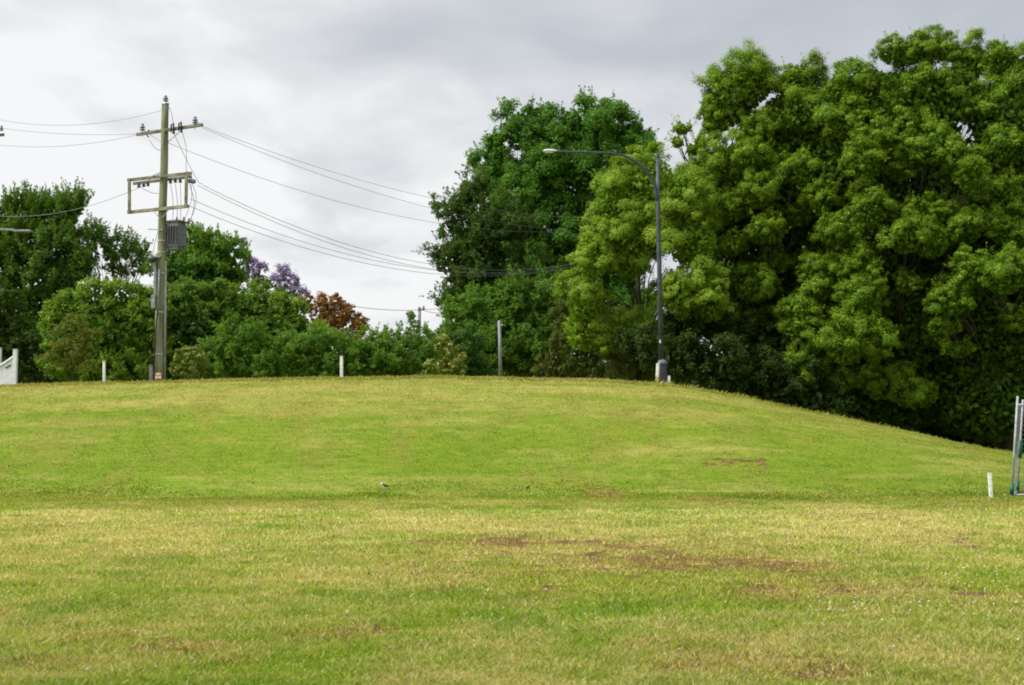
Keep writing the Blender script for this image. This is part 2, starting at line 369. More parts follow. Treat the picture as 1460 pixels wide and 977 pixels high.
def clover():
    spots = []
    def scatter(px0, px1, py0, py1, n):
        for _ in range(n): spots.append((RNG.uniform(px0, px1), RNG.uniform(py0, py1)))
    scatter(850, 1460, 735, 775, 110); scatter(1150, 1460, 770, 890, 90); scatter(0, 1460, 720, 970, 90)
    scatter(130, 420, 740, 765, 35); scatter(1150, 1420, 855, 880, 40); scatter(560, 900, 730, 800, 30); scatter(0, 1460, 560, 720, 40)
    V, F, C = [], [], []
    ico = [(0, 0, 1), (.9, 0, .1), (0, .9, .1), (-.9, 0, .1), (0, -.9, .1), (0, 0, -.7)]
    fc = [(0, 1, 2), (0, 2, 3), (0, 3, 4), (0, 4, 1), (5, 2, 1), (5, 3, 2), (5, 4, 3), (5, 1, 4)]
    for (a, b) in spots:
        p = ground_hit(a, b)
        if p.y > 59: continue
        r = random.uniform(.006, .014) * (1 + .012 * p.y); hh = random.uniform(.04, .075); k = len(V)
        V += [(p.x + q[0] * r, p.y + q[1] * r, p.z + hh + q[2] * r * .9) for q in ico]; F += [(q[0] + k, q[1] + k, q[2] + k) for q in fc]
        g = random.uniform(.42, .7); C += [(g, g, g * .88)] * 6
    me = raw_mesh('clover_flowers', np.array(V), np.array(F), np.array(C))
    tag(link('clover_flowers', me, M_flower), 'tiny white clover heads dotted through the short grass', 'flowers', None, 'stuff')
clover()

# ------------------------------------------------------------------ foliage
def unit(v): return v / np.maximum(np.linalg.norm(v, axis=1, keepdims=True), 1e-9)
def leaf_quads(Cn, Nn, L, Wd, col, rng):
    n = len(Cn); r = unit(rng.normal(size=(n, 3))); u = unit(np.cross(Nn, r)); v = np.cross(Nn, u)
    u = u * (L[:, None] * .5); v = v * (Wd[:, None] * .5)
    V = np.stack([Cn - u, Cn + v - u * .1, Cn + u, Cn - v - u * .1], 1).reshape(-1, 3)
    return V, np.repeat(col, 4, 0)
def crown_mesh(lobes, pal, leaf=.15, puff=1.1, dens=1.0, fill=1.0, seed=1, cone=0.0, gap=0.0, up=.35, tipcol=None, clumpn=7, puffcov=1.5, spread=.55, lw=.55, droop=0.0, shell=(.8, 1.04), dome=False, feather=0.0, shoots=None, leaftint=.42, tipup=-.1):
    rng = np.random.default_rng(seed)
    A = np.array([[*l[0], *l[1]] for l in lobes])
    Pc, Pr, Pd = [], [], []
    for li in range(len(A)):
        c, r = A[li, :3], A[li, 3:]
        p_ = 1.6; sa = 4 * np.pi * (((r[0] * r[1]) ** p_ + (r[0] * r[2]) ** p_ + (r[1] * r[2]) ** p_) / 3) ** (1 / p_)
        pr = min(puff, r.min() * .75); n = max(5, int(sa * puffcov / (np.pi * pr * pr)))
        i = np.arange(n) + .5; ph = np.arccos(1 - 2 * i / n); th = np.pi * (1 + 5 ** .5) * i + rng.uniform(0, 6)
        d = np.stack([np.cos(th) * np.sin(ph), np.sin(th) * np.sin(ph), np.cos(ph)], 1); d = unit(d + rng.normal(scale=.13, size=d.shape))
        rad = rng.uniform(shell[0], shell[1], n) - .35 * pr / r.mean()
        q = c + d * r * rad[:, None]
        keep = (d[:, 2] > -.75) & ~((d[:, 1] > .35) & (rng.random(n) < .55)) & (rng.random(n) > gap)
        for lj in range(len(A)):
            if lj != li: keep &= (np.linalg.norm((q - A[lj, :3]) / A[lj, 3:], axis=1) > .72)
        Pc.append(q[keep]); Pr.append(pr * rng.uniform(.6, 1.3, keep.sum())); Pd.append(d[keep])
    Pc, Pr, Pd = np.concatenate(Pc), np.concatenate(Pr), np.concatenate(Pd)
    np_ = len(Pc); ptint = rng.random(np_)
    # clumps in puffs
    K = clumpn; ci = np.repeat(np.arange(np_), K); cd = rng.normal(size=(np_ * K, 3)); cd = unit(cd); cd = unit(cd + Pd[ci] * .5 + np.array([0, 0, up]))
    rr = Pr[ci] * rng.uniform(.35, .85, len(ci))
    if dome:
        low = cd[:, 2] < -.25; cd[low, 2] *= -.6; cd = unit(cd); rr = Pr[ci] * rng.uniform(.62, .92, len(ci))
    if cone:
        rr = rr * (1 - cone * .45 * (cd[:, 2] > .4) * 0) ; cz = cd[:, 2]
        cd2 = cd.copy(); cd2[:, :2] *= (1 - cone * np.clip(cz, -.2, 1) * .55)[:, None]; cd2[:, 2] *= 1 + cone * .35; cdd = cd2
    else: cdd = cd
    Cc = Pc[ci] + cdd * rr[:, None]; Cr = Pr[ci] * (rng.uniform(.22, .40, len(ci)) if dome else rng.uniform(.28, .52, len(ci))); ctint = rng.random(len(ci))
    la = leaf * leaf * lw * .5
    nl = (4 * np.pi * Cr ** 2 * .55 * dens / la).astype(int) + 2
    tot = nl.sum(); idx = np.repeat(np.arange(len(ci)), nl)
    ld = unit(rng.normal(size=(tot, 3)) + np.array([0, 0, .25])); lr = Cr[idx] * rng.random(tot) ** .4 * rng.uniform(.75, 1.2, tot)
    if feather: lr = lr + Cr[idx] * feather * np.abs(rng.normal(size=tot)) * (rng.random(tot) < .5)
    P = Cc[idx] + ld * lr[:, None] * np.array([1, 1, .85]); P[:, 2] -= droop * rng.random(tot) ** 2 * Cr[idx]
    Nn = unit(ld * (.75 if dome else .55) + cd[idx] * spread + np.array([0, 0, .35]) + rng.normal(scale=.22 if dome else .5, size=(tot, 3)))
    t = np.clip((1 - leaftint) * (.52 * ptint[ci][idx] + .48 * ctint[idx]) + leaftint * rng.random(tot), 0, 1)[:, None]
    pal = np.array(pal); col = pal[0] * (1 - t) + pal[1] * t
    if tipcol is not None:   # fresh shoots at the twig ends, kept upward-facing to paint lit tops
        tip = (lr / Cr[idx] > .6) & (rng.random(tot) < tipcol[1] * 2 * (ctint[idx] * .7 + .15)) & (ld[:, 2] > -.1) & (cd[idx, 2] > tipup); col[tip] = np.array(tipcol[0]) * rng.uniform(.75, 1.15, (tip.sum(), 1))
    L = leaf * rng.uniform(.65, 1.3, tot)
    V, C = leaf_quads(P, Nn, L, L * lw, col, rng); VV, CC = [V], [C]
    if shoots:   # young leafy shoots that stand out of the clumps: (per puff, length, radius, uprightness, leaves)
        k, sl_, sr, su, sn = shoots; si = np.repeat(np.arange(np_), k); ok = (Pd[si, 2] > -.2); si = si[ok]; m_ = len(si)
        dd = unit(Pd[si] * .7 + np.array([0, 0, su]) + rng.normal(scale=.35, size=(m_, 3))); o0 = Pc[si] + unit(Pd[si] + rng.normal(scale=.6, size=(m_, 3)) + np.array([0, 0, .4])) * Pr[si][:, None] * .8
        ln = sl_ * rng.uniform(.45, 1.35, m_); tt = rng.random((m_, sn)) ** .9; w = sr * (1 - tt) ** .7 * (.25 + tt * 1.1)
        P2 = o0[:, None] + dd[:, None] * (ln[:, None] * tt)[..., None] + unit(rng.normal(size=(m_ * sn, 3))).reshape(m_, sn, 3) * w[..., None]; P2[..., 2] -= .12 * tt ** 2 * ln[:, None] * (1 - min(su, 1)) * 2
        P2 = P2.reshape(-1, 3); q_ = len(P2); tq = np.clip(np.repeat(ptint[si], sn) * .5 + .5 * rng.random(q_) + .15, 0, 1)[:, None]; c2 = pal[0] * (1 - tq) + pal[1] * tq
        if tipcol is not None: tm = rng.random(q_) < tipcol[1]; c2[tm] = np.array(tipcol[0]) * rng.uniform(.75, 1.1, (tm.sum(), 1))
        L2 = leaf * rng.uniform(.6, 1.15, q_); V, C = leaf_quads(P2, unit(np.repeat(dd, sn, 0) * .3 + rng.normal(size=(q_, 3)) + np.array([0, 0, .5])), L2, L2 * lw, c2, rng); VV.append(V); CC.append(C)
    if fill > 0:
        for li in range(len(A)):
            c, r = A[li, :3], A[li, 3:]; fl = leaf * 2.4
            n = int(fill * 3.2 * 4.19 * r.prod() / (fl * fl * .5 * r.min())); n = min(n, 26000)
            d = unit(rng.normal(size=(n, 3))); q = c + d * r * (rng.random((n, 1)) ** .4) * .80
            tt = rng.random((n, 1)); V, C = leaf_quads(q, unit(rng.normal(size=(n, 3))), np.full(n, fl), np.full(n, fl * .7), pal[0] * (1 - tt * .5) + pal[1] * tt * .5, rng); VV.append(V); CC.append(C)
    V = np.concatenate(VV); C = np.concatenate(CC); return V, C
TOTAL = [0]
def plant(name, px, Y, lobes_px, label, cat, pal, trunk=.25, mat=None, group=None, bark=None, lobe_d=.8, crown='crown', stem='trunk', extra=None, core=(), trunk_dy=0.0, limbs=True, trunk_top=None, leaf_ref=None, **kw):
    """lobes_px: (px, py, rx_px, ry_px[, dY])"""
    b = base(px, Y + trunk_dy); lobes = []
    for l in lobes_px:
        dY = l[4] if len(l) > 4 else 0; y = Y + dY; c = at(l[0], l[1], y); k = y / FPX
        rx, rz = l[2] * k, l[3] * k; lobes.append((tuple(c), (rx, max(min(rx, rz), .5) * lobe_d + .12 * rx, rz)))
    root = empty(name, b, label, cat, group)
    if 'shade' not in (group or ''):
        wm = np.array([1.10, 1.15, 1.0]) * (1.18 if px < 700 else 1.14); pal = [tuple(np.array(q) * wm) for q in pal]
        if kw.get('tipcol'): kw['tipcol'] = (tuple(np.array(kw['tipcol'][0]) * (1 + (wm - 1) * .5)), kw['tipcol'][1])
    V, C = crown_mesh(lobes, pal, seed=(int(px * 7 + Y * 13) & 0xffff), **kw)
    for q in core:   # dense inner foliage, leaf colour darkened to paint shade between the puffs
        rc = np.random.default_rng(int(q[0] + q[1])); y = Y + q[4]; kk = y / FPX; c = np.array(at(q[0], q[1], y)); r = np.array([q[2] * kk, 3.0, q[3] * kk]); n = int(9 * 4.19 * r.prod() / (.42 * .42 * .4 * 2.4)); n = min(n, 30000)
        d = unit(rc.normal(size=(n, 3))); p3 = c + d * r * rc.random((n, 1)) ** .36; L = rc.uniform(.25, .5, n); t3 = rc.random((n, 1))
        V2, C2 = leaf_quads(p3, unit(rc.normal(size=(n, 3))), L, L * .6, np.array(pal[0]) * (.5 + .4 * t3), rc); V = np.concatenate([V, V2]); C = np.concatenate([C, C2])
    if extra is not None:
        V2, C2 = extra(); V = np.concatenate([V, V2]); C = np.concatenate([C, C2])
    gzv = gz(V[:, 0], V[:, 1]); V[:, 2] = np.maximum(V[:, 2], gzv + .02 * np.random.default_rng(1).random(len(V)))
    V = V - np.array(b); F = np.arange(len(V)).reshape(-1, 4); TOTAL[0] += len(F)
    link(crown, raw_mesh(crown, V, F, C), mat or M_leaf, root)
    tb = MB(); rnd = random.Random(int(px))
    big = sorted(lobes, key=lambda q: -q[0][2]); wsum = sum(q[1][0] ** 2 for q in lobes)
    cen = Vector((sum(q[0][0] * q[1][0] ** 2 for q in lobes) / wsum, sum(q[0][1] * q[1][0] ** 2 for q in lobes) / wsum, sum(q[0][2] * q[1][0] ** 2 for q in lobes) / wsum))
    cen.y = max(cen.y, b.y)
    if trunk_top is not None: cen = at(trunk_top[0], trunk_top[1], Y)
    def path(a, c, n, wob):
        a = Vector(a); c = Vector(c); out = []
        for i in range(n + 1):
            t = i / n; p = a.lerp(c, t); w = math.sin(math.pi * t) * wob; out.append(p + Vector((rnd.uniform(-w, w), rnd.uniform(-w, w), rnd.uniform(-w, w) * .4)))
        return out
    tp = path(b - Vector((0, 0, .1)), cen, 7, (cen - b).length * .03); tr = [trunk * (1.35 if i == 0 else 1) * (1 - .1 * i) for i in range(8)]
    tb.tube(tp, tr, 9)
    if limbs:
        for q in lobes:
            e = Vector(q[0]); i = 2 + rnd.randrange(4); s0 = tp[i]
            if e.z < s0.z: s0 = tp[max(1, i - 2)]; 
            lp = path(s0, e, 5, (e - s0).length * .06); r0 = tr[i] * .34; tb.tube(lp, [r0 * (1 - .15 * j) for j in range(6)], 6)
            for k in range(3):
                f = e + Vector((rnd.uniform(-1, 1) * q[1][0], rnd.uniform(-1, 1) * q[1][1], rnd.uniform(.1, .9) * q[1][2])) * .75
                tb.tube(path(lp[3], f, 3, (f - lp[3]).length * .07), [r0 * .45, r0 * .35, r0 * .25, r0 * .1], 5)
    tb.build(stem, bark or M_bark, root, True)
    return root

G_camphor = [(.062, .118, .007), (.148, .228, .013)]
TIP_c = ((.24, .34, .022), .30)
CAM = dict(shoots=(2, .55, .16, .8, 22), trunk_dy=2.2, leaf=.098, leaftint=.22, puff=1.35, dens=.60, fill=1.7, cone=.7, tipcol=TIP_c, gap=.08, clumpn=14, puffcov=1.3, dome=True, spread=.8, shell=(.74, 1.05))

# --- the right-hand camphor wood
plant('camphor_tree', 905, 75, [(925, 262, 45, 55), (880, 290, 42, 50), (845, 365, 30, 42, -1), (868, 345, 42, 45), (920, 330, 50, 50), (965, 290, 45, 55), (835, 430, 34, 34), (900, 375, 34, 26),
      (985, 345, 45, 45), (965, 425, 28, 28, -2), (1010, 425, 38, 45, -1), (835, 470, 38, 40, 1), (900, 480, 50, 34, 1)],
      'yellow-green rounded camphor tree directly behind the street lamp', 'tree', [(.090, .160, .012), (.185, .270, .020)], trunk=.2, group='camphor trees on the right', **{**CAM, 'tipcol': ((.24, .31, .04), .45)})
plant('camphor_tree', 1075, 79, [(1060, 122, 52, 40), (1040, 155, 34, 34), (1140, 125, 38, 42), (1020, 175, 24, 26), (1078, 185, 34, 22, -1), (1150, 175, 40, 40), (973, 185, 12, 10, -1), (990, 215, 13, 10, -1), (1000, 205, 12, 10), (966, 205, 8, 7, -1), (1045, 232, 46, 34, -2),
      (1139, 246, 32, 34, -2), (1160, 210, 30, 26), (1000, 262, 40, 34, -1), (1078, 276, 28, 28, -3), (992, 300, 34, 28, -2), (1040, 300, 30, 26, -2), (1090, 331, 38, 22, -3), (1041, 350, 28, 20, -2.5), (1000, 350, 26, 22, -1), (1140, 305, 26, 24, -1),
      (962, 418, 40, 28, -4), (1078, 411, 36, 26, -2.5), (1030, 400, 22, 16, -2), (1110, 375, 22, 20, -1), (1020, 450, 30, 20, -2), (1090, 462, 36, 24, -1), (985, 470, 30, 22, -2)],
      'tall camphor tree with a notched double top beside the largest tree', 'tree', G_camphor, trunk=.4, group='camphor trees on the right', core=[(1090, 270, 70, 90, 1), (1130, 180, 50, 50, 1), (1060, 400, 80, 100, 2), (1150, 400, 60, 120, 2), (1040, 150, 40, 25, 1), (1020, 290, 45, 45, 1)], **CAM)
plant('camphor_tree', 1290, 77, [(1238, 122, 38, 30), (1285, 78, 36, 24), (1330, 72, 36, 24), (1200, 130, 28, 34), (1385, 90, 34, 30), (1275, 135, 50, 36), (1345, 125, 46, 36), (1205, 175, 36, 30, -1), (1290, 185, 46, 32, -1), (1380, 150, 40, 36), (1333, 212, 38, 30, -3.5), (1379, 244, 25, 38, -4),
      (1244, 199, 36, 26, -2), (1225, 232, 36, 30, -3), (1283, 240, 24, 28, -1.5), (1241, 297, 32, 38, -3.5), (1195, 327, 36, 30, -3), (1293, 337, 32, 32, -4), (1328, 346, 30, 28, -4), (1318, 302, 32, 20, -3), (1373, 322, 36, 32, -3), (1225, 370, 32, 26, -3), (1232, 424, 32, 46, -4), (1207, 491, 38, 38, -4.5),
      (1246, 487, 30, 38, -4), (1142, 462, 25, 38, -3), (1148, 528, 30, 34, -3), (1170, 400, 28, 36, -2.5), (1172, 285, 22, 30, -1), (1190, 548, 30, 20, -2.5), (1305, 560, 42, 28, -2), (1293, 405, 20, 18, -3), (1255, 550, 34, 26, -1.5), (1330, 480, 22, 20, -1)],
      'largest and tallest camphor tree with foliage puffs down to the slope', 'tree', [(.054, .108, .007), (.135, .212, .013)], trunk=.5, group='camphor trees on the right',
      core=[(1280, 180, 90, 80, 1), (1250, 330, 90, 110, 1), (1340, 300, 80, 110, 1), (1200, 450, 70, 110, 1), (1290, 480, 80, 110, 1), (1250, 570, 90, 60, 2), (1180, 250, 40, 90, 2)], **CAM)
plant('camphor_tree', 1440, 76, [(1425, 88, 32, 26), (1480, 110, 45, 45), (1420, 150, 38, 38), (1475, 190, 50, 50), (1430, 215, 40, 36, -1), (1425, 275, 40, 34, -1), (1480, 290, 50, 50), (1385, 387, 34, 30, -4), (1354, 430, 34, 28, -3.5), (1431, 393, 38, 34, -4.5), (1490, 400, 40, 40, -3),
      (1440, 330, 36, 30, -2), (1365, 498, 28, 14, -2), (1345, 468, 22, 14, -3), (1450, 460, 26, 18, -2), (1500, 480, 50, 40, 0), (1410, 540, 34, 22, 0)],
      'camphor tree cut off by the right edge of the photo', 'tree', [(.052, .106, .008), (.128, .205, .013)], trunk=.45, group='camphor trees on the right', core=[(1450, 200, 70, 100, 1), (1430, 350, 80, 100, 1), (1400, 470, 80, 100, 1), (1470, 480, 80, 110, 1), (1410, 570, 90, 60, 1)], **CAM)
# dark understorey beneath, with the shade under the trees put into its leaf colour
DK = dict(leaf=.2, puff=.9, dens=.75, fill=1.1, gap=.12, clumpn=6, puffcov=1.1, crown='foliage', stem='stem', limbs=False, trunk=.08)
G_shade = [(.022, .042, .007), (.048, .085, .012)]
plant('understorey_shrub', 985, 72.5, [(960, 510, 60, 36), (1020, 520, 60, 42), (1000, 460, 60, 40, 3), (930, 500, 44, 44, 2)], 'dark green shrub filling the shade right of the street lamp base', 'shrub', G_shade, group='shade shrubs under the camphor trees', **DK)
plant('understorey_shrub', 1110, 74, [(1080, 545, 60, 44), (1140, 560, 60, 48), (1110, 490, 66, 52, 3), (1170, 590, 50, 40)], 'dark green shrub under the double-topped camphor tree', 'shrub', G_shade, group='shade shrubs under the camphor trees', **DK)
plant('understorey_shrub', 1240, 84, [(1210, 600, 60, 44), (1270, 600, 60, 54), (1330, 600, 60, 60), (1240, 520, 80, 70, 3), (1320, 520, 70, 70, 3), (1200, 430, 90, 80, 5), (1310, 420, 90, 80, 5)], 'dark green shrub mass beneath the largest camphor tree', 'shrub', G_shade, group='shade shrubs under the camphor trees', **DK)
plant('understorey_shrub', 1410, 84, [(1390, 630, 60, 50), (1450, 640, 60, 60), (1400, 560, 70, 70, 3), (1480, 560, 70, 70, 3), (1400, 450, 90, 80, 5), (1500, 460, 90, 90, 5)], 'dark green shrub low on the slope behind the goal frame', 'shrub', G_shade, group='shade shrubs under the camphor trees', **DK)

# --- middle trees
plant('green_plane_tree', 800, 98, [(745, 188, 38, 34), (706, 215, 16, 22), (845, 182, 48, 40), (815, 178, 20, 20), (893, 202, 32, 34), (795, 205, 40, 40), (706, 245, 30, 36), (770, 250, 50, 48), (840, 255, 60, 55), (900, 260, 40, 50), (740, 300, 52, 50), (810, 330, 60, 50), (850, 400, 60, 60), (760, 380, 60, 60), (890, 470, 60, 60), (790, 460, 60, 60)],
      'tall bright mid-green tree in the middle standing apart from the camphors', 'tree', [(.042, .112, .012), (.088, .182, .022)], trunk=.4, leaf=.18, puff=1.25, dens=.85, fill=1.3, gap=.08, clumpn=9, puffcov=1.35, shoots=(5, .7, .25, 1.2, 24), up=.6, cone=.4, tipcol=((.10, .20, .025), .25), shell=(.8, 1.1))
plant('dark_pine_tree', 672, 90, [(680, 275, 26, 26), (645, 310, 24, 34), (690, 330, 46, 44), (640, 370, 26, 34), (685, 400, 44, 44), (650, 430, 28, 30), (735, 340, 34, 50), (740, 410, 40, 46), (690, 460, 46, 40)],
      'dark spiky pine with a slight rusty tinge left of the tall green tree', 'tree', [(.026, .062, .012), (.062, .115, .018)], trunk=.35, leaf=.22, puff=.8, dens=.6, fill=.5, gap=.22, clumpn=7, puffcov=1.4, up=.1, lw=.35, shoots=(7, .9, .2, .5, 26), tipcol=((.12, .095, .028), .14), shell=(.7, 1.15), core=[(685, 380, 40, 70, .8)])
plant('leafy_understorey_tree', 715, 84, [(670, 455, 40, 34), (730, 440, 46, 34), (775, 430, 36, 34), (660, 500, 40, 34), (720, 495, 50, 40), (780, 490, 44, 44), (700, 530, 60, 24), (640, 520, 26, 26)],
      'low mid-green tree with layered branches behind the thin grey pole', 'tree', [(.045, .100, .013), (.10, .18, .020)], trunk=.2, leaf=.16, puff=.8, dens=.8, fill=.9, gap=.12, puffcov=1.3, up=.2, shoots=(5, .9, .2, .5, 26))
plant('olive_brown_tree', 848, 80, [(900, 520, 44, 26, -3), (825, 450, 36, 30), (850, 475, 40, 40), (810, 500, 34, 36), (870, 510, 40, 34), (835, 525, 44, 22), (780, 525, 24, 20)],
      'olive-brown small tree with a pale upright trunk in front of the gap', 'tree', [(.050, .070, .015), (.095, .110, .022)], trunk=.13, leaf=.15, puff=.6, dens=.55, fill=.35, gap=.25, bark=M_pale_bark, trunk_top=(850, 400), up=.2, limbs=True, tipcol=((.15, .09, .03), .12))

# --- left trees
G_left = [(.032, .075, .014), (.075, .140, .022)]
plant('upswept_tree', 55, 86, [(-20, 330, 30, 36), (8, 318, 12, 22), (22, 306, 8, 20), (42, 302, 9, 22), (58, 312, 9, 22), (74, 304, 8, 20), (98, 302, 10, 20), (111, 296, 7, 14), (90, 312, 18, 26), (30, 325, 26, 24), (62, 330, 26, 24), (98, 345, 22, 28), (10, 355, 40, 34), (60, 368, 44, 34), (105, 385, 28, 34), (50, 420, 60, 46), (-30, 400, 60, 60), (20, 480, 60, 50), (80, 470, 44, 44)],
      'dark green tree with upswept leader branches at the left edge', 'tree', [(.034, .082, .012), (.085, .155, .020)], trunk=.35, leaf=.19, puff=.75, dens=.75, fill=.9, gap=.10, up=1.0, cone=.9, clumpn=8, lw=.4, shell=(.75, 1.12), tipcol=((.12, .19, .025), .3), puffcov=1.4, feather=.3, shoots=(5, .95, .2, 1.5, 34))
plant('open_branched_tree', 160, 88, [(132, 340, 14, 20), (140, 362, 22, 18), (160, 352, 14, 16), (174, 368, 16, 14), (186, 352, 10, 9), (196, 372, 10, 14), (207, 358, 8, 9), (185, 388, 16, 12), (150, 388, 28, 18), (203, 388, 10, 10)],
      'thin open-branched tree with sky showing through, left of the power pole', 'tree', [(.034, .080, .014), (.080, .145, .022)], trunk=.2, leaf=.19, puff=.5, dens=.5, fill=.1, gap=.22, up=.6, clumpn=6, lw=.4, shell=(.6, 1.1), feather=.3, shoots=(5, .8, .18, .9, 30))
plant('dark_shrub', 20, 80, [(0, 430, 36, 36), (-20, 480, 50, 50), (20, 500, 40, 44), (55, 525, 40, 26)], 'dark shaded shrub behind the white fence at the left edge', 'shrub', G_shade, **{**DK, 'fill': .9})
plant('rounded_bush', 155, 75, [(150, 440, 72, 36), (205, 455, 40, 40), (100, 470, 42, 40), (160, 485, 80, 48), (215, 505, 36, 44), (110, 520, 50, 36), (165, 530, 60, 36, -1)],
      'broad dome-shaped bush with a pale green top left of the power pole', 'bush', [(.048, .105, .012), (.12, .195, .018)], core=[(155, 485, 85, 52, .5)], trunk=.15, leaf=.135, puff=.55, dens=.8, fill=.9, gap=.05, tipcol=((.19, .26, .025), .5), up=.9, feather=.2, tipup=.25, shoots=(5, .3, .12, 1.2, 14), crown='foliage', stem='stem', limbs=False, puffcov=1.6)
plant('sapling', 103, 68, [(105, 462, 22, 16), (85, 485, 20, 18), (122, 488, 20, 18), (102, 500, 26, 22), (82, 515, 18, 16), (122, 520, 20, 16)],
      'small thin sapling with yellowing rusty leaves in front of the dome bush', 'sapling', [(.070, .085, .014), (.13, .15, .022)], trunk=.05, leaf=.11, puff=.35, dens=.35, fill=.12, gap=.25, tipcol=((.22, .12, .03), .18), up=.3)
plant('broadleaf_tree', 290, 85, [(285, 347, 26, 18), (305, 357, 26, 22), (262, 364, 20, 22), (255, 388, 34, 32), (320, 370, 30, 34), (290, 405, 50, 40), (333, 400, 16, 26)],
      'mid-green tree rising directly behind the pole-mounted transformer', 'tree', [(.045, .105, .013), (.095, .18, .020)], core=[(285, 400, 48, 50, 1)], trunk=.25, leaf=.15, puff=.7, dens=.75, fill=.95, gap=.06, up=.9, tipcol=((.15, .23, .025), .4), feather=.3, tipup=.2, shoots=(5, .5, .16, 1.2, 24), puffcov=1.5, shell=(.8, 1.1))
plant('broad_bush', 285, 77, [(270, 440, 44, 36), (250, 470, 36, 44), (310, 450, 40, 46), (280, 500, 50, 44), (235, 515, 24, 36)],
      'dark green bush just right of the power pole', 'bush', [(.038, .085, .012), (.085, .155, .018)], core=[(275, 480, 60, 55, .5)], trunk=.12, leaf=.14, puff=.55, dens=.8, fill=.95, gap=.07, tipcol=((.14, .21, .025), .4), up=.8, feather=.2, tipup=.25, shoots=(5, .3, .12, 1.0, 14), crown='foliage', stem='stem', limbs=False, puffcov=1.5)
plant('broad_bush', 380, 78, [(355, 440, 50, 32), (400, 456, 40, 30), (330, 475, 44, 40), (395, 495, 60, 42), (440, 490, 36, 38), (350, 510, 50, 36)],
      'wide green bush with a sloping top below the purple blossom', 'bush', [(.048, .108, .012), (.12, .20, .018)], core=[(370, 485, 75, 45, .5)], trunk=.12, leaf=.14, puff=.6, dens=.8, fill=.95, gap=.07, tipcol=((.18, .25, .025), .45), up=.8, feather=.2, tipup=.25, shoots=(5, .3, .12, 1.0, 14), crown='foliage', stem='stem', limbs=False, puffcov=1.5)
def purple():
    l = []
    for (a, b, c, d) in [(361, 375, 9, 6), (373, 382, 8, 6), (356, 386, 7, 5), (366, 390, 6, 5), (403, 385, 9, 8), (395, 394, 9, 8), (410, 394, 9, 8), (418, 401, 8, 8), (402, 405, 10, 7), (424, 413, 15, 8), (412, 411, 10, 8), (432, 420, 9, 6)]:
        l.append((tuple(at(a, b, 96)), (c * .047, .4, d * .047)))
    return crown_mesh(l, [(.24, .17, .38), (.42, .33, .60)], leaf=.13, puff=.3, dens=.7, fill=.05, seed=4, gap=.25, feather=.8)
plant('jacaranda_tree', 372, 96, [(346, 350, 8, 10), (350, 366, 10, 12), (358, 398, 16, 8), (345, 385, 10, 14), (374, 400, 8, 6), (405, 418, 22, 10), (380, 425, 40, 24)],
      'jacaranda showing small purple flower clusters above the green bushes', 'tree', [(.045, .075, .030), (.085, .115, .05)], trunk=.2, leaf=.17, puff=.5, dens=.35, fill=.15, gap=.3, extra=purple)
plant('russet_tree', 475, 92, [(450, 438, 22, 15), (474, 434, 18, 12), (490, 445, 17, 12), (506, 461, 20, 13), (470, 458, 30, 15), (485, 482, 36, 16), (436, 432, 14, 9), (518, 468, 8, 7)],
      'rust-brown leaved tree right of the purple blossom', 'tree', [(.13, .062, .018), (.27, .135, .036)], trunk=.2, leaf=.15, puff=.5, dens=.6, fill=.5, gap=.15)
LOW = dict(trunk=.06, leaf=.13, puff=.45, dens=.65, fill=.7, gap=.14, feather=.3, lw=.42, shoots=(6, .5, .14, .45, 24), crown='foliage', stem='stem', limbs=True, up=.15, puffcov=1.3, shell=(.75, 1.2), tipcol=((.14, .22, .03), .35))
G_low = [(.046, .105, .014), (.105, .19, .022)]
LG = 'feathery shrubs along the top of the mound'
plant('feathery_shrub', 330, 71, [(320, 505, 44, 22), (345, 485, 34, 16), (300, 525, 40, 18), (360, 525, 40, 18), (335, 470, 22, 12)], 'feathery green shrub at the foot of the dark bush right of the power pole', 'shrub', G_low, group=LG, **LOW)
plant('feathery_shrub', 425, 72, [(410, 510, 44, 24), (440, 492, 36, 18), (390, 530, 40, 14), (450, 525, 40, 20)], 'feathery green shrub under the sloping-top bush, left of the white marker post', 'shrub', G_low, group=LG, **LOW)
plant('feathery_shrub', 515, 73, [(500, 500, 40, 24), (530, 500, 30, 18), (490, 525, 44, 18), (540, 515, 36, 26), (470, 512, 26, 20)], 'feathery green shrub directly behind the short white post below the russet tree', 'shrub', G_low, group=LG, **LOW)
plant('feathery_shrub', 585, 74, [(570, 508, 34, 22), (604, 500, 26, 22), (560, 525, 40, 20), (610, 520, 34, 24), (545, 488, 12, 12), (575, 484, 10, 10)], 'feathery green shrub around the distant wooden pole', 'shrub', G_low, group=LG, **LOW)
plant('feathery_shrub', 650, 76, [(630, 492, 26, 20), (655, 500, 34, 28), (640, 525, 34, 18), (670, 528, 34, 14)], 'feathery green shrub behind the cream-leaved shrub near the pine', 'shrub', [(.022, .060, .014), (.050, .11, .022)], group=LG, **LOW)
plant('young_sapling', 588, 70, [(586, 452, 6, 7), (590, 468, 10, 9), (586, 485, 14, 10)], 'slender young sapling tip poking above the shrubs beside the distant pole', 'sapling', [(.05, .10, .02), (.10, .17, .03)], trunk=.03, leaf=.12, puff=.25, dens=.4, fill=.15, gap=.2)
VAR = dict(trunk=.05, leaf=.13, puff=.3, dens=.5, fill=.3, gap=.15, crown='foliage', stem='stem', up=.3, shell=(.7, 1.15), tipcol=((.42, .37, .12), .42))
G_var = [(.05, .085, .014), (.16, .19, .035)]
plant('variegated_shrub', 270, 67, [(262, 510, 14, 12), (280, 508, 12, 12), (272, 525, 22, 16), (252, 527, 10, 10)], 'small yellow-speckled shrub beside the base of the power pole', 'shrub', G_var, group='cream-leaved shrubs on the mound', **{**VAR, 'tipcol': ((.30, .25, .08), .35)})
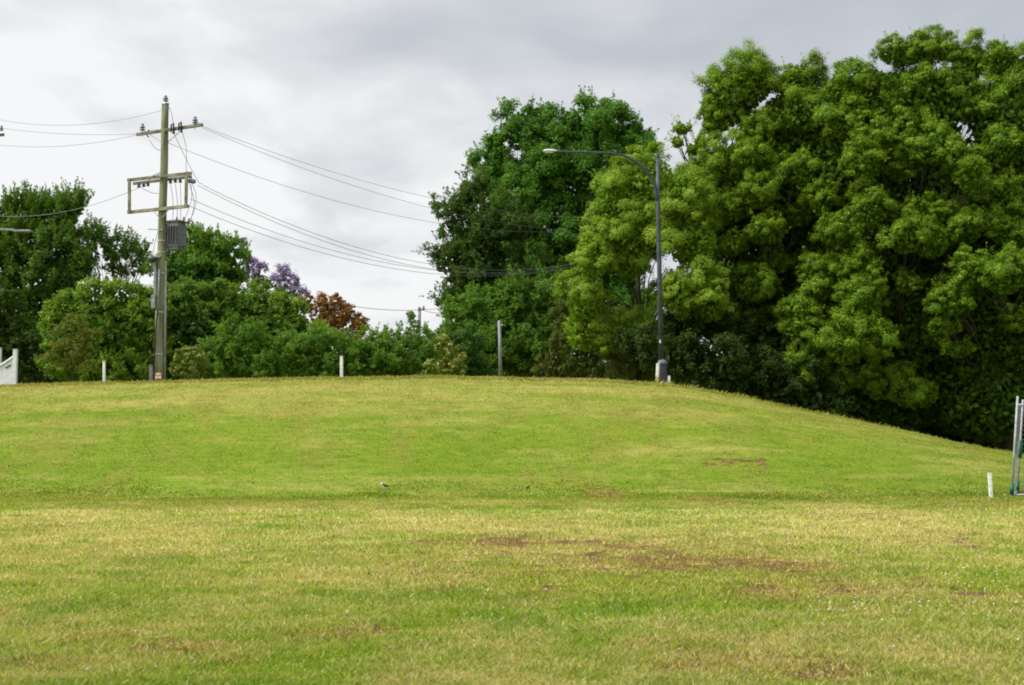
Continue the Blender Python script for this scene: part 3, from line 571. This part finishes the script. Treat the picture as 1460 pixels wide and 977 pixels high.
plant('variegated_shrub', 637, 67, [(630, 490, 12, 12), (640, 508, 22, 16), (624, 525, 18, 14), (650, 526, 16, 14)], 'cream-speckled shrub between the distant pole and the thin grey pole', 'shrub', G_var, group='cream-leaved shrubs on the mound', **VAR)
# a background belt so that no bare horizon shows under the crowns
def belt():
    rng = np.random.default_rng(3); xs = rng.uniform(-75, 110, 110000); Y = rng.uniform(114, 124, 110000)
    hh = 4.0 + 3.5 * fbm(xs, xs * 0, .12, 3) + np.clip(xs - 12, 0, 18) * .25
    z = gz(xs, Y) + rng.random(110000) ** .8 * hh; P = np.stack([xs, Y, z], 1)
    t = rng.random((110000, 1)); L = rng.uniform(.5, 1.0, 110000)
    V, C = leaf_quads(P, unit(rng.normal(size=(110000, 3))), L, L * .6, np.array([.022, .050, .014]) * (1 - t) + t * np.array([.05, .09, .02]), rng)
    tag(link('far_wood', raw_mesh('far_wood', V, np.arange(len(V)).reshape(-1, 4), C), M_leaf), 'dark far-off wood glimpsed through gaps below the trees', 'wood', None, 'stuff')
belt()
print('leaf faces', TOTAL[0])

# ------------------------------------------------------------------ power pole
def wire_pts(a, b, mid_drop, n=14):
    a, b = Vector(a), Vector(b); out = []
    for i in range(n + 1):
        t = i / n; p = a.lerp(b, t); p.z -= mid_drop * 4 * t * (1 - t); out.append(p)
    return out
def insulator(mb, p, h=.22, r=.07):
    p = Vector(p); n = 10; prof = [(0, .3), (.1, .35), (.12, 1), (.25, .95), (.3, .5), (.42, .45), (.45, .95), (.6, .85), (.66, .5), (.8, .5), (.9, .6), (1, .25)]
    vs, fs = [], []
    for (t, q) in prof:
        for k in range(n): w = 2 * math.pi * k / n; vs.append(p + Vector((math.cos(w) * r * q, math.sin(w) * r * q, h * t)))
    for i in range(len(prof) - 1):
        for k in range(n): fs.append((i * n + k, i * n + (k + 1) % n, (i + 1) * n + (k + 1) % n, (i + 1) * n + k))
    fs.append(tuple(range(n - 1, -1, -1))); fs.append(tuple((len(prof) - 1) * n + k for k in range(n))); mb.add(vs, fs)
PY = 62.5
def power_pole():
    b = base(226, PY); t = at(236, 148, PY); b0 = b.copy()
    root = empty('power_pole', b, 'tall weathered greenish timber power pole carrying a grey transformer', 'power pole', 'timber power poles')
    m = MB(); N = 14; pts = [b0.lerp(t, i / N) + Vector((math.sin(i * 1.3) * .012, 0, 0)) for i in range(N + 1)]; pts[0].z -= .3
    m.tube(pts, [.225 - (.07 * i / N) for i in range(N + 1)], 16); m.build('pole', M_pole, root, True)
    m = MB(); m.tube([t + Vector((0, 0, -.02)), t + Vector((0, 0, .04))], [.17, .15], 14); m.build('pole_cap', M_galv, root)
    def A(px, py, d=0.0): return at(px, py, PY + d)
    f = -.2   # arms are bolted to the near face
    L, Rr = A(195, 192, .6 + f), A(289, 178, -.6 + f)
    m = MB(); m.beam(L, Rr, .11, .13); ca = m.build('crossarm', M_arm, root)
    m = MB(); m.beam(A(212, 190.5, .4 + f), A(232, 204, .02), .03, .03, .003); m.beam(A(262, 183, -.35 + f), A(239, 203, -.05), .03, .03, .003); m.build('crossarm_brace', M_galv, root)
    for (x, y, d) in [(203, 187, .5), (278, 177, -.45)]:
        m = MB(); p = A(x, y, d + f); insulator(m, p, .34, .13); m.build('insulator', M_porc, root, True)
        m = MB(); m.tube([p + Vector((0, 0, -.25)), p + Vector((0, 0, .03))], .018, 6); m.build('insulator_pin', M_galv, root)
    m = MB(); insulator(m, t + Vector((0, 0, .08)), .30, .13); m.build('insulator', M_porc, root, True)
    for (x, y, d) in [(247, 181, -.1), (258, 179, -.25)]:   # drop-out fuses
        m = MB(); m.tube([A(x, y - 5, d + f - .1), A(x + 1, y + 10, d + f - .1)], .045, 8); m.tube([A(x, y - 5, d + f - .1), A(x - 3, y - 3, d + f)], .02, 6); m.tube([A(x + 1, y + 10, d + f - .1), A(x - 3, y + 7, d + f)], .02, 6); m.tube([A(x - 3, y - 3, d + f), A(x - 3, y + 7, d + f)], .035, 8); m.build('fuse', M_dark, root, True)
    m = MB(); m.tube([A(212, 196, .35), A(208, 191, .35), A(213, 185, .35)], .03, 7); m.build('fuse', M_dark, root, True)
    # rectangular frame
    m = MB(); m.beam(A(182, 257, .5 + f), A(273, 247, -.5 + f), .10, .13); m.build('crossarm', M_arm, root)
    m = MB(); m.beam(A(190, 262, .5 - f), A(273, 252, -.5 - f), .10, .12); m.build('crossarm', M_arm, root)
    m = MB(); m.beam(A(182, 303, .5 + f), A(269, 294, -.5 + f), .10, .14); m.build('crossarm', M_armpale, root)
    m = MB(); m.beam(A(184.5, 255, .5 + f - .12), A(184.5, 304, .5 + f - .12), .12, .11); m.build('frame_upright', M_armpale, root)
    m = MB(); m.beam(A(266, 248, -.5 + f - .12), A(265, 296, -.5 + f - .12), .12, .13); m.build('frame_upright', M_armpale, root)
    for (x0, y0, x1, y1) in [(212, 253, 229, 246), (222, 252, 229, 246), (220, 302, 228, 312), (240, 299, 232, 310)]:
        m = MB(); m.beam(A(x0, y0, f), A(x1, y1, f - .02), .025, .035, .003); m.build('brace', M_galv, root)
    for (x, y, d) in [(198, 262, .35), (205, 261, .28), (211, 260, .2), (243, 256, -.1), (250, 255, -.2), (257, 255, -.3)]:
        m = MB(); insulator(m, A(x, y + 6, d), .20, .085); m.tube([A(x, y - 2, d), A(x, y + 5, d)], .02, 6); m.build('shackle_insulator', M_dark, root, True)
    m = MB(); m.tube([A(267, 257, -.6), A(268, 257, -.6), A(277, 259, -.65), A(279, 259, -.65)], [.06, .11, .11, .06], 12); m.build('surge_arrester', M_porc, root, True)
    # transformer on the right side of the pole
    c0 = A(251, 336, .15); M = Matrix.Rotation(R(-22), 3, 'Z')
    m = MB(); m.box(c0 + Vector((0, 0, .0)), (.72, .62, 1.12), M, .05); m.box(c0 + Vector((0, 0, -.60)), (.62, .52, .1), M, .02); tr = m.build('transformer', M_trans, root)
    m = MB(); m.box(c0 + Vector((0, 0, .60)), (.80, .70, .08), M, .02); m.build('transformer_lid', M_trans, tr)
    for i in range(5):
        m = MB(); m.box(c0 + M @ Vector((-.26 + .13 * i, -.37, -.02)), (.025, .13, .80), M, .006); m.build('cooling_fin', M_trans, tr)
    m = MB(); m.beam(A(233, 322, 0), A(243, 322, .1), .08, .1); m.build('mounting_bracket', M_dark, tr)
    m = MB(); m.beam(A(232, 348, 0), A(243, 349, .1), .08, .1); m.build('mounting_bracket', M_dark, tr)
    for (x, y) in [(252, 318), (262, 318), (269, 320)]:
        p = A(x, y, -.02); m = MB(); insulator(m, p, .27, .075); m.build('bushing', M_brown, tr, True)
    for (x, y) in [(243, 319), (248, 319)]:
        p = A(x, y, .35); m = MB(); insulator(m, p, .18, .05); m.build('bushing', M_brown, tr, True)
    # fittings down the shaft
    m = MB(); m.beam(A(211, 327, f), A(232, 328, f), .04, .04, .004); m.build('step_bracket', M_galv, root)
    m = MB(); m.tube([A(212, 372, f - .1), A(214, 370, f - .1), A(219, 370, f - .1), A(226, 368, f - .1)], [.05, .13, .12, .05], 9); m.build('cable_joint', M_black, root, True)
    m = MB(); m.tube([A(230, 366, f - .05), A(223, 376, f - .06), A(226, 392, f - .08), A(225, 440, f - .08), A(222, 470, f - .08), A(219.5, 545, f - .06)], .035, 7); m.build('service_cable', M_black, root, True)
    m = MB(); m.beam(A(222, 374, f + .1), A(221, 425, f + .1), .12, .12, .02); m.box(A(219, 430, f + .05), (.2, .16, .62), None, .03); m.build('meter_box', M_pvc, root)
    m = MB(); m.tube([A(236, 372, f + .15), A(235, 545, f + .15)], .05, 8); m.build('conduit', M_pvc, root, True)
    m = MB(); m.tube([A(227, 384, f - .1), A(225.5, 440, f - .1)], .03, 7); m.build('conduit', M_pvc, root, True)
    for y in (345, 361, 391, 446, 505):
        m = MB(); p = b0.lerp(t, (545 - y) / 397.); m.tube([p, p + Vector((0, 0, .05))], .235 - .07 * (545 - y) / 397. + .006, 16); m.build('steel_band', M_galv, root)
    fr = b0 + Vector((0, -.245, 0))
    for k, (x, mat) in enumerate([(222.4, M_plate), (225.4, M_orange), (228.4, M_plate)]):
        for j, y in enumerate((533.5, 538)):
            m = MB(); m.box(A(x, y, -.26), (.085, .012, .12), None, .003); m.build('plate', (M_plate if (k + j) % 2 else M_orange), root)
    # jumpers
    J = [[(237, 146), (244, 160), (247, 176)], [(203, 183), (206, 186), (211, 192)], [(278, 172), (285, 177), (290, 181)], [(248, 190), (262, 220), (282, 258), (289, 262)], [(260, 188), (266, 215), (266, 245), (279, 275), (277, 300), (268, 318)],
         [(272, 262), (273, 285), (262, 316)], [(250, 262), (253, 290), (252, 316)], [(213, 200), (222, 212), (232, 215)], [(243, 262), (247, 290), (246, 318)], [(257, 262), (258, 290), (257, 318)], [(196, 266), (210, 258), (224, 252)], [(201, 268), (216, 275), (226, 276)],
         [(266, 243), (270, 262), (277, 290), (270, 320)], [(225, 330), (220, 350), (217, 370)]]
    m = MB()
    for j in J:
        q = [A(x, y, -.35) for x, y in j]; out = []
        for i in range(len(q) - 1):
            p0 = q[max(i - 1, 0)]; p1 = q[i]; p2 = q[i + 1]; p3 = q[min(i + 2, len(q) - 1)]
            for s in range(4):
                u = s / 4; out.append(.5 * ((2 * p1) + (-p0 + p2) * u + (2 * p0 - 5 * p1 + 4 * p2 - p3) * u * u + (-p0 + 3 * p1 - 3 * p2 + p3) * u ** 3))
        out.append(q[-1]); m.tube(out, .012, 5)
    m.build('jumper_wire', M_wire, root, True)
power_pole()
def second_pole():   # neighbour just outside the left edge; only the tip of its arm reaches in
    Y = 66; b = base(-42, Y); t = at(-36, 165, Y); root = empty('power_pole', b, 'neighbouring power pole whose crossarm tip enters at the left edge', 'power pole', 'timber power poles')
    m = MB(); m.tube([b - Vector((0, 0, .3)), b.lerp(t, .5), t], [.22, .19, .16], 12); m.build('pole', M_pole, root, True)
    m = MB(); m.beam(at(-82, 203, Y - .2), at(6, 192, Y - .2), .11, .12); m.build('crossarm', M_arm, root)
    for (x, y) in [(2, 183), (-76, 193), (-36, 163)]:
        m = MB(); insulator(m, at(x, y + 4, Y - .2), .26, .1); m.build('insulator', M_porc, root, True)
second_pole()
def wire(label, a, b, drop, r=.015, group='power lines strung from the timber pole'):
    m = MB(); a, b = Vector(a), Vector(b); m.tube(wire_pts(a, b, drop, 18), r * .62, 5); o = m.build('power_line', M_wire, None, True, origin=a); tag(o, label, 'power line', group)
E = 84
wire('topmost wire from the pole top to the left edge', at(236, 156, PY), at(-36, 163, 66), .62)
wire('upper of two wires from the crossarm left end to the left edge', at(197, 191, PY + .4), at(2, 183, 66), .14)
wire('lower of two wires from the crossarm left end to the left edge', at(197, 192, PY + .4), at(-76, 195, 66), .52)
wire('thick dark cable dropping from the lower frame to the left edge', at(206, 264, PY + .3), at(-60, 300, 66), .75, .017)
def wire_r(label, p0, pm, p1, r=.015):
    a = at(*p0, PY); b = at(*p1, E + 4); t = (pm[0] - p0[0]) / (p1[0] - p0[0])
    # depth-correct parameter of the middle photo point
    k = 1 / (PY) ; ua, ub, um = (p0[0] - CX), (p1[0] - CX), (pm[0] - CX)
    s = (um * PY - ua * PY) / ((ub * (E + 4) - ua * PY) - um * (E + 4 - PY)); s = min(max(s, .05), .95)
    Ym = PY + (E + 4 - PY) * s; zm = at(pm[0], pm[1], Ym).z; zl = a.z + (b.z - a.z) * s; wire(label, a, b, (zl - zm) / (4 * s * (1 - s)), r)
wire_r('highest wire from the crossarm right end into the middle trees', (289, 180), (540, 264), (850, 311))
wire_r('second wire from the crossarm right end, close under the highest', (288, 182), (540, 276), (815, 329))
wire_r('long single wire from mid pole crossing below the crossarm pair', (240, 204), (500, 292), (812, 330))
wire_r('upper wire of the lower bundle leaving the frame to the right', (289, 264), (500, 350), (815, 376), .018)
wire_r('second wire of the lower bundle leaving the frame to the right', (281, 264), (480, 350), (815, 380), .018)
wire_r('third wire of the lower bundle leaving the frame to the right', (272, 284), (460, 353), (815, 377), .018)
wire_r('lowest wire of the lower bundle leaving the frame to the right', (270, 294), (450, 358), (815, 381), .018)
m = MB(); m.tube(wire_pts(at(372, 402, 90), at(648, 437, 108), .9, 16), .02, 5); tag(m.build('power_line', M_wire, None, True, origin=at(372, 402, 90)), 'low far wire passing above the russet tree to the distant pole', 'power line')

def steel_marker(px, py0, py1, w, Y, label, mat, name='marker_post', lean=0.0, cap=None):
    b = base(px, Y); b.x = at(px, py1, Y).x; t = at(px + lean, py0, Y); o = empty(name, b, label, 'post'); hw = w / 2
    m = MB(); m.beam(b - Vector((0, 0, .15)), t, hw * 2, hw * 2, hw * .25); m.build('shaft', mat, o)
    m = MB(); m.box(t + Vector((0, 0, hw * .3)), (w * 1.08, w * 1.08, hw * .7), None, hw * .2); m.build('cap', cap or mat, o)
    return o
steel_marker(215.5, 522, 546, .15, 61.3, 'short grey steel post at the left foot of the power pole', M_greypost)
steel_marker(148.5, 516, 547, .11, 60.8, 'short white post in front of the dome bush, left of the power pole', M_white)
steel_marker(487, 509, 539, .13, 60.8, 'short white post on the mound below the russet tree', M_white)
steel_marker(954, 537, 549, .10, 61, 'tiny white peg to the right of the street lamp base', M_white, 'marker_peg')
steel_marker(1413.5, 676, 711, .095, ground_hit(1414, 711).y, 'leaning white post in the grass beside the goal frame', M_white, 'marker_post', -2.5)
# yellow-footed post
b = base(937, 61.0); b.x = at(936.5, 545, 61).x; o = empty('marker_post', b, 'white post with a yellow foot leaning against the lamp base', 'post')
m = MB(); m.beam(b.lerp(at(938, 518, 61), .32), at(938, 518, 61), .13, .13, .02); m.build('shaft', M_white, o)
m = MB(); m.beam(b - Vector((0, 0, .1)), b.lerp(at(938, 518, 61), .31), .132, .132, .02); m.build('painted_foot', M_yellow, o)

# thin grey pole
b = base(713, 64); b.x = at(714, 535, 64).x; o = empty('thin_pole', b, 'thin plain grey pole with a small top bracket, in front of the middle trees', 'pole')
t = at(712, 457, 64); m = MB(); m.tube([b - Vector((0, 0, .2)), t], [.085, .075], 12); m.build('shaft', M_greypost, o, True)
m = MB(); m.beam(at(712, 459, 63.9), at(717, 458, 63.9), .03, .03, .003); m.build('bracket', M_greypost, o)
m = MB(); m.tube([at(713, 465, 63.85), at(717, 464, 63.85)], .05, 8); m.build('bracket', M_greypost, o)
# distant wooden pole
b = base(598, 106); o = empty('distant_pole', b, 'small distant timber pole rising out of the shrubs', 'pole')
t = at(598, 438, 106); m = MB(); m.tube([b - Vector((0, 0, .2)), t], [.16, .12], 10); m.build('shaft', pmat('grey_timber', (.24, .22, .21), .85, 0, .2, 4), o, True)
m = MB(); m.beam(at(596, 442, 105.8), at(606, 441, 105.8), .08, .08, .005); m.build('bracket', M_dark, o)
m = MB(); insulator(m, at(604, 440.5, 105.8), .25, .1); m.build('insulator', M_porc, o)
m = MB(); m.tube(wire_pts(at(600, 442, 106), at(650, 446, 112), .15, 6), .02, 5); tag(m.build('power_line', M_wire, None, True, origin=at(600, 442, 106)), 'short far wire running right from the distant pole', 'power line')

# ------------------------------------------------------------------ street lamp
def street_lamp():
    Y = 61.6; b = base(944, Y); b.x = at(944, 547, Y).x; o = empty('street_lamp', b, 'tall dark street lamp with a long curved arm reaching left', 'street lamp')
    A = lambda x, y, d=0.0: at(x, y, Y + d)
    m = MB(); zt = A(943, 519).z; n = 8
    m.tube([b - Vector((0, 0, .2)), Vector((b.x, Y, zt))], [.262, .215], n); m.build('base_shroud', M_lampbase, o)
    m = MB(); m.tube([Vector((b.x, Y, zt)), Vector((b.x, Y, zt + .06)), A(942.6, 513)], [.232, .222, .125], n); m.build('collar', pmat('collar_paint', (.10, .105, .12), .5, .1, .15, 5), o)
    m = MB(); m.tube([A(943, 516), A(940.5, 400), A(938.3, 300), A(937.5, 225)], [.118, .108, .092, .072], 14); m.tube([A(937.5, 225), A(937.4, 222)], [.08, .06], 12); m.build('pole', M_lamp, o, True)
    def smooth(q):
        out = []
        for i in range(len(q) - 1):
            p0 = q[max(i - 1, 0)]; p1 = q[i]; p2 = q[i + 1]; p3 = q[min(i + 2, len(q) - 1)]
            for s in range(5):
                u = s / 5; out.append(.5 * ((2 * p1) + (-p0 + p2) * u + (2 * p0 - 5 * p1 + 4 * p2 - p3) * u * u + (-p0 + 3 * p1 - 3 * p2 + p3) * u ** 3))
        return out + [q[-1]]
    m = MB(); q = smooth([A(936.5, 285, -.05), A(934, 268, -.08), A(930, 257, -.1), A(921, 244, -.15), A(909, 233, -.2), A(893, 223.5, -.3), A(875, 219, -.4), A(840, 217.5, -.6), A(793, 216, -.9)])
    m.tube(q, [.065 - .02 * i / len(q) for i in range(len(q))], 10); m.build('arm', M_lamp, o, True)
    m = MB(); m.tube(smooth([A(938, 244), A(930, 244, -.05), A(919, 239, -.12), A(910, 232, -.2)]), .04, 8); m.build('arm_brace', M_lamp, o, True)
    m = MB(); m.box(A(877, 215.5, -.4), (.1, .1, .09), None, .02); m.build('photocell', M_greypost, o)
    c = A(784, 215.5, -.92); m = MB()
    prof = [(.34, .05, .03), (.26, .09, .055), (.1, .135, .08), (-.1, .145, .085), (-.24, .12, .06), (-.3, .05, .02)]; vs, fs = [], []; n = 12
    for (x, ry, rz) in prof:
        for k in range(n): w = 2 * math.pi * k / n; vs.append(c + Vector((x, math.cos(w) * ry, math.sin(w) * rz * (1.0 if math.sin(w) > 0 else .45))))
    for i in range(len(prof) - 1):
        for k in range(n): fs.append((i * n + k, (i + 1) * n + k, (i + 1) * n + (k + 1) % n, i * n + (k + 1) % n))
    fs.append(tuple(range(n))); fs.append(tuple((len(prof) - 1) * n + k for k in range(n - 1, -1, -1))); m.add(vs, fs); h = m.build('lamp_head', M_head, o, True)
    m = MB(); m.box(c + Vector((-.04, 0, -.055)), (.36, .2, .05), None, .02); m.build('lens', M_glass, h)
    m = MB(); m.box(c + Vector((.27, 0, 0)), (.14, .10, .09), None, .02); m.build('spigot', M_lamp, h)
    m = MB(); m.box(A(941.2, 487, -.13), (.06, .02, .14), None, .005); m.build('access_tag', M_plate, o)
street_lamp()
# street lamp out of the left edge; its lantern reaches in
Y = 58; b = base(-95, Y); o = empty('street_lamp', b, 'plain grey street lamp arm entering at the left edge before the dark tree', 'street lamp')
t = at(-92, 322, Y); m = MB(); m.tube([b - Vector((0, 0, .2)), t], [.12, .08], 12); m.build('pole', M_galv, o, True)
m = MB(); m.tube([at(-92, 325, Y), at(-50, 325, Y), at(20, 328, Y)], [.05, .05, .045], 8); m.build('arm', M_galv, o, True)
m = MB(); c = at(32, 329.5, Y); m.tube([c + Vector((-.42, 0, 0)), c + Vector((-.3, 0, 0)), c + Vector((.1, 0, 0)), c + Vector((.3, 0, -.005)), c + Vector((.42, 0, -.01))], [.025, .045, .06, .055, .02], 10); m.build('lamp_head', M_greypost, o, True)

# ------------------------------------------------------------------ white fence at the left edge
def white_fence():
    Y = 60; b = base(20, Y); o = empty('white_fence', b, 'white panel fence with a scooped top rail at the left edge', 'fence')
    for (x, y, d) in [(21, 499, 0), (-2, 497, 1.6), (-50, 499, 0), (-120, 499, 0)]:
        p = at(x, 545, Y + d); t = at(x, y, Y + d); g = g1(p.x, Y + d)
        m = MB(); m.beam(Vector((p.x, Y + d, g - .3)), Vector((p.x, Y + d, t.z)), .17, .17, .012); m.box(Vector((p.x, Y + d, t.z + .015)), (.19, .19, .035), None, .01); m.build('post', M_fence, o)
    for (xa, xb) in [(-48, 18.5), (-118, -52)]:
        vs, fs = [], []; n = 16; th = .035
        for i in range(n + 1):
            u = i / n; x = at(xa + (xb - xa) * u, 540, Y).x; s = abs(2 * u - 1); zt = at(0, 527 - 17 * s ** 1.6, Y).z; zb = g1(x, Y) - .1
            for q in (zb, zt): vs += [(x, Y - th, q), (x, Y + th, q)]
        for i in range(n):
            a = i * 4; fs += [(a, a + 4, a + 6, a + 2), (a + 1, a + 3, a + 7, a + 5), (a + 2, a + 6, a + 7, a + 3), (a, a + 1, a + 5, a + 4)]
        fs += [(0, 2, 3, 1), (n * 4, n * 4 + 1, n * 4 + 3, n * 4 + 2)]; m = MB(); m.add(vs, fs); m.build('panel', M_fence, o)
        m = MB(); pts = []
        for i in range(n + 1):
            u = i / n; s = abs(2 * u - 1); pts.append((at(xa + (xb - xa) * u, 540, Y).x, Y - .04, at(0, 526 - 17 * s ** 1.6, Y).z))
        m.tube(pts, .05, 8); m.build('top_rail', M_fence, o, True)
        m = MB(); m.beam(at(xb - 11, 525, Y - .05), at(xb - 3, 520.5, Y - .05), .03, .05, .005); m.build('slot', M_dark, o)
white_fence()

# ------------------------------------------------------------------ goal frame at the right
M_goal = pmat('dull_goal_tube', (.30, .31, .31), .55, .1, .15, 7)
def goal():
    h = ground_hit(1442, 708); Y = h.y; b = Vector((at(1442, 708, Y).x, Y, h.z)); k = Y / FPX
    o = empty('goal_frame', b, 'white metal goal frame with netting and green pads at the right edge', 'goal'); A = lambda x, y, d=0.0: at(x, y, Y + d)
    G = lambda x, d=0.0: Vector((A(x, 700, d).x, Y + d, g1(A(x, 700, d).x, Y + d)))
    m = MB(); m.tube([G(1442), A(1451, 565)], .034, 10); m.build('post', M_goal, o, True)
    m = MB(); m.tube([G(1450, .9), A(1458.5, 570, .9)], .030, 10); m.build('post', M_goal, o, True)
    m = MB(); m.tube([G(1650), A(1659, 569)], .034, 10); m.build('post', M_goal, o, True)
    m = MB(); m.tube([G(1642, .9), A(1652, 574, .9)], .030, 10); m.build('post', M_goal, o, True)
    m = MB(); m.tube([A(1450.3, 577), A(1658.5, 580)], .03, 10); m.build('crossbar', M_goal, o, True)
    m = MB(); m.tube([A(1450.3, 577.5), A(1458, 577, .9)], .025, 8); m.build('side_rail', M_goal, o, True)
    m = MB(); m.tube([G(1443) + Vector((0, 0, .05)), G(1451, .9) + Vector((0, 0, .05))], .025, 8); m.tube([G(1443) + Vector((0, 0, .05)), G(1650) + Vector((0, 0, .05))], .025, 8); m.build('ground_rail', M_goal, o, True)
    m = MB()
    for i in range(19):    # netting, side and back
        u = (i + .5) / 19; p = G(1442).lerp(A(1450.3, 577), u); q = G(1450, .9).lerp(A(1458, 577, .9), u); r_ = G(1642, .9).lerp(A(1650, 578, .9), u)
        m.tube([p, q], .007, 4); m.tube([q, q.lerp(r_, .5) + Vector((0, .12, -.03)), r_], .007, 4)
    for i in range(26):
        u = i / 25; p = G(1450, .9).lerp(G(1642, .9), u); q = A(1458, 577, .9).lerp(A(1650, 578, .9), u); m.tube([p, p.lerp(q, .5) + Vector((0, .1 * math.sin(math.pi * u), 0)), q], .007, 4)
    for i in range(4):
        u = (i + 1) / 5; m.tube([G(1442).lerp(G(1450, .9), u), A(1450.3, 577).lerp(A(1458, 577, .9), u)], .006, 4)
    m.build('net', M_net, o)
    m = MB(); a = G(1450, .9).lerp(A(1458.5, 570, .9), .38); c = G(1450, .9).lerp(A(1458.5, 570, .9), .56); m.tube([a, c], .075, 10); m.build('pad', M_green, o, True)
    m = MB(); a = G(1442).lerp(A(1451, 565), .02); c = G(1442).lerp(A(1451, 565), .12); m.tube([a, c], .06, 10); m.build('pad', M_green, o, True)
    m = MB(); a = G(1450, .9); c = G(1450, .9).lerp(A(1458.5, 570, .9), .13); m.tube([a, c], .06, 10); m.build('pad', M_green, o, True)
goal()

# ------------------------------------------------------------------ birds
def loft(mb, secs, n=12):
    vs, fs = [], []
    for (p, ry, rz) in secs:
        for k in range(n): w = 2 * math.pi * k / n; vs.append(Vector(p) + Vector((0, math.cos(w) * ry * 1.15, math.sin(w) * rz * (1.0 if math.sin(w) > 0 else 1.45))))
    for i in range(len(secs) - 1):
        for k in range(n): fs.append((i * n + k, (i + 1) * n + k, (i + 1) * n + (k + 1) % n, i * n + (k + 1) % n))
    fs.append(tuple(range(n))); fs.append(tuple((len(secs) - 1) * n + k for k in range(n - 1, -1, -1))); mb.add(vs, fs)
def bird(name, px, py, sc, label, body_m, wing_m, rot):
    p = ground_hit(px, py); o = empty(name, (0, 0, 0), label, 'bird')
    m = MB()   # faces -x; tail to +x
    loft(m, [((-.105, 0, .155), .004, .004), ((-.10, 0, .157), .012, .012), ((-.085, 0, .160), .021, .022), ((-.068, 0, .155), .024, .025), ((-.050, 0, .140), .025, .028), ((-.025, 0, .118), .034, .036), ((.01, 0, .105), .040, .040),
             ((.045, 0, .100), .034, .032), ((.075, 0, .100), .020, .018), ((.10, 0, .098), .014, .008), ((.16, 0, .090), .020, .005), ((.175, 0, .088), .016, .003)], 14)
    for s in (-1, 1): m.tube([(.0, s * .018, .078), (-.006, s * .018, .04), (.004, s * .018, .004), (-.02, s * .018, .002)], [.006, .0035, .003, .002], 6)
    m.build('body', body_m, o, True)
    for s in (-1, 1):
        m = MB(); loft(m, [((-.03, s * .036, .118), .004, .006), ((-.005, s * .043, .116), .007, .022), ((.04, s * .040, .108), .006, .020), ((.09, s * .024, .102), .004, .010), ((.125, s * .012, .099), .002, .003)], 10); m.build('wing', wing_m, o, True)
        m = MB(); m.tube([(-.084, s * .019, .164), (-.084, s * .023, .164)], .004, 8); m.build('eye', M_blackf if body_m is not M_blackf else M_whitef, o, True)
    m = MB(); m.tube([(-.105, 0, .156), (-.12, 0, .154), (-.132, 0, .151)], [.006, .004, .001], 8); m.build('beak', M_plate if body_m is not M_blackf else M_dark, o, True)
    o.location = p; o.rotation_euler = (0, 0, rot); o.scale = (sc, sc, sc); return o
def pied():
    m = bpy.data.materials.new('pied_plumage'); m.use_nodes = True; t = m.node_tree; b = t.nodes['Principled BSDF']; tcn = nd(t, 'ShaderNodeTexCoord'); sp = nd(t, 'ShaderNodeSeparateXYZ'); t.links.new(tcn.outputs['Object'], sp.inputs[0])
    back = mth(t, 'GREATER_THAN', sp.outputs[2], .118); neck = mth(t, 'GREATER_THAN', sp.outputs[0], -.056); tail = mth(t, 'GREATER_THAN', sp.outputs[0], .095)
    throat = mth(t, 'MULTIPLY', mth(t, 'LESS_THAN', sp.outputs[0], -.092), 1.0)
    f = mth(t, 'MAXIMUM', mth(t, 'MAXIMUM', mth(t, 'MULTIPLY', back, neck), tail), throat); t.links.new(mixc(t, f, (.72, .72, .70), (.015, .016, .02)), b.inputs['Base Color']); b.inputs['Roughness'].default_value = .6; return m
bird('magpie_lark', 548, 699, 1.25, 'black and white bird standing in the green grass at the foot of the mound', pied(), M_blackf, R(12))
bird('small_dark_bird', 753, 698, .62, 'tiny dark bird low in the grass, right of the black and white bird', M_blackf, M_blackf, R(160))
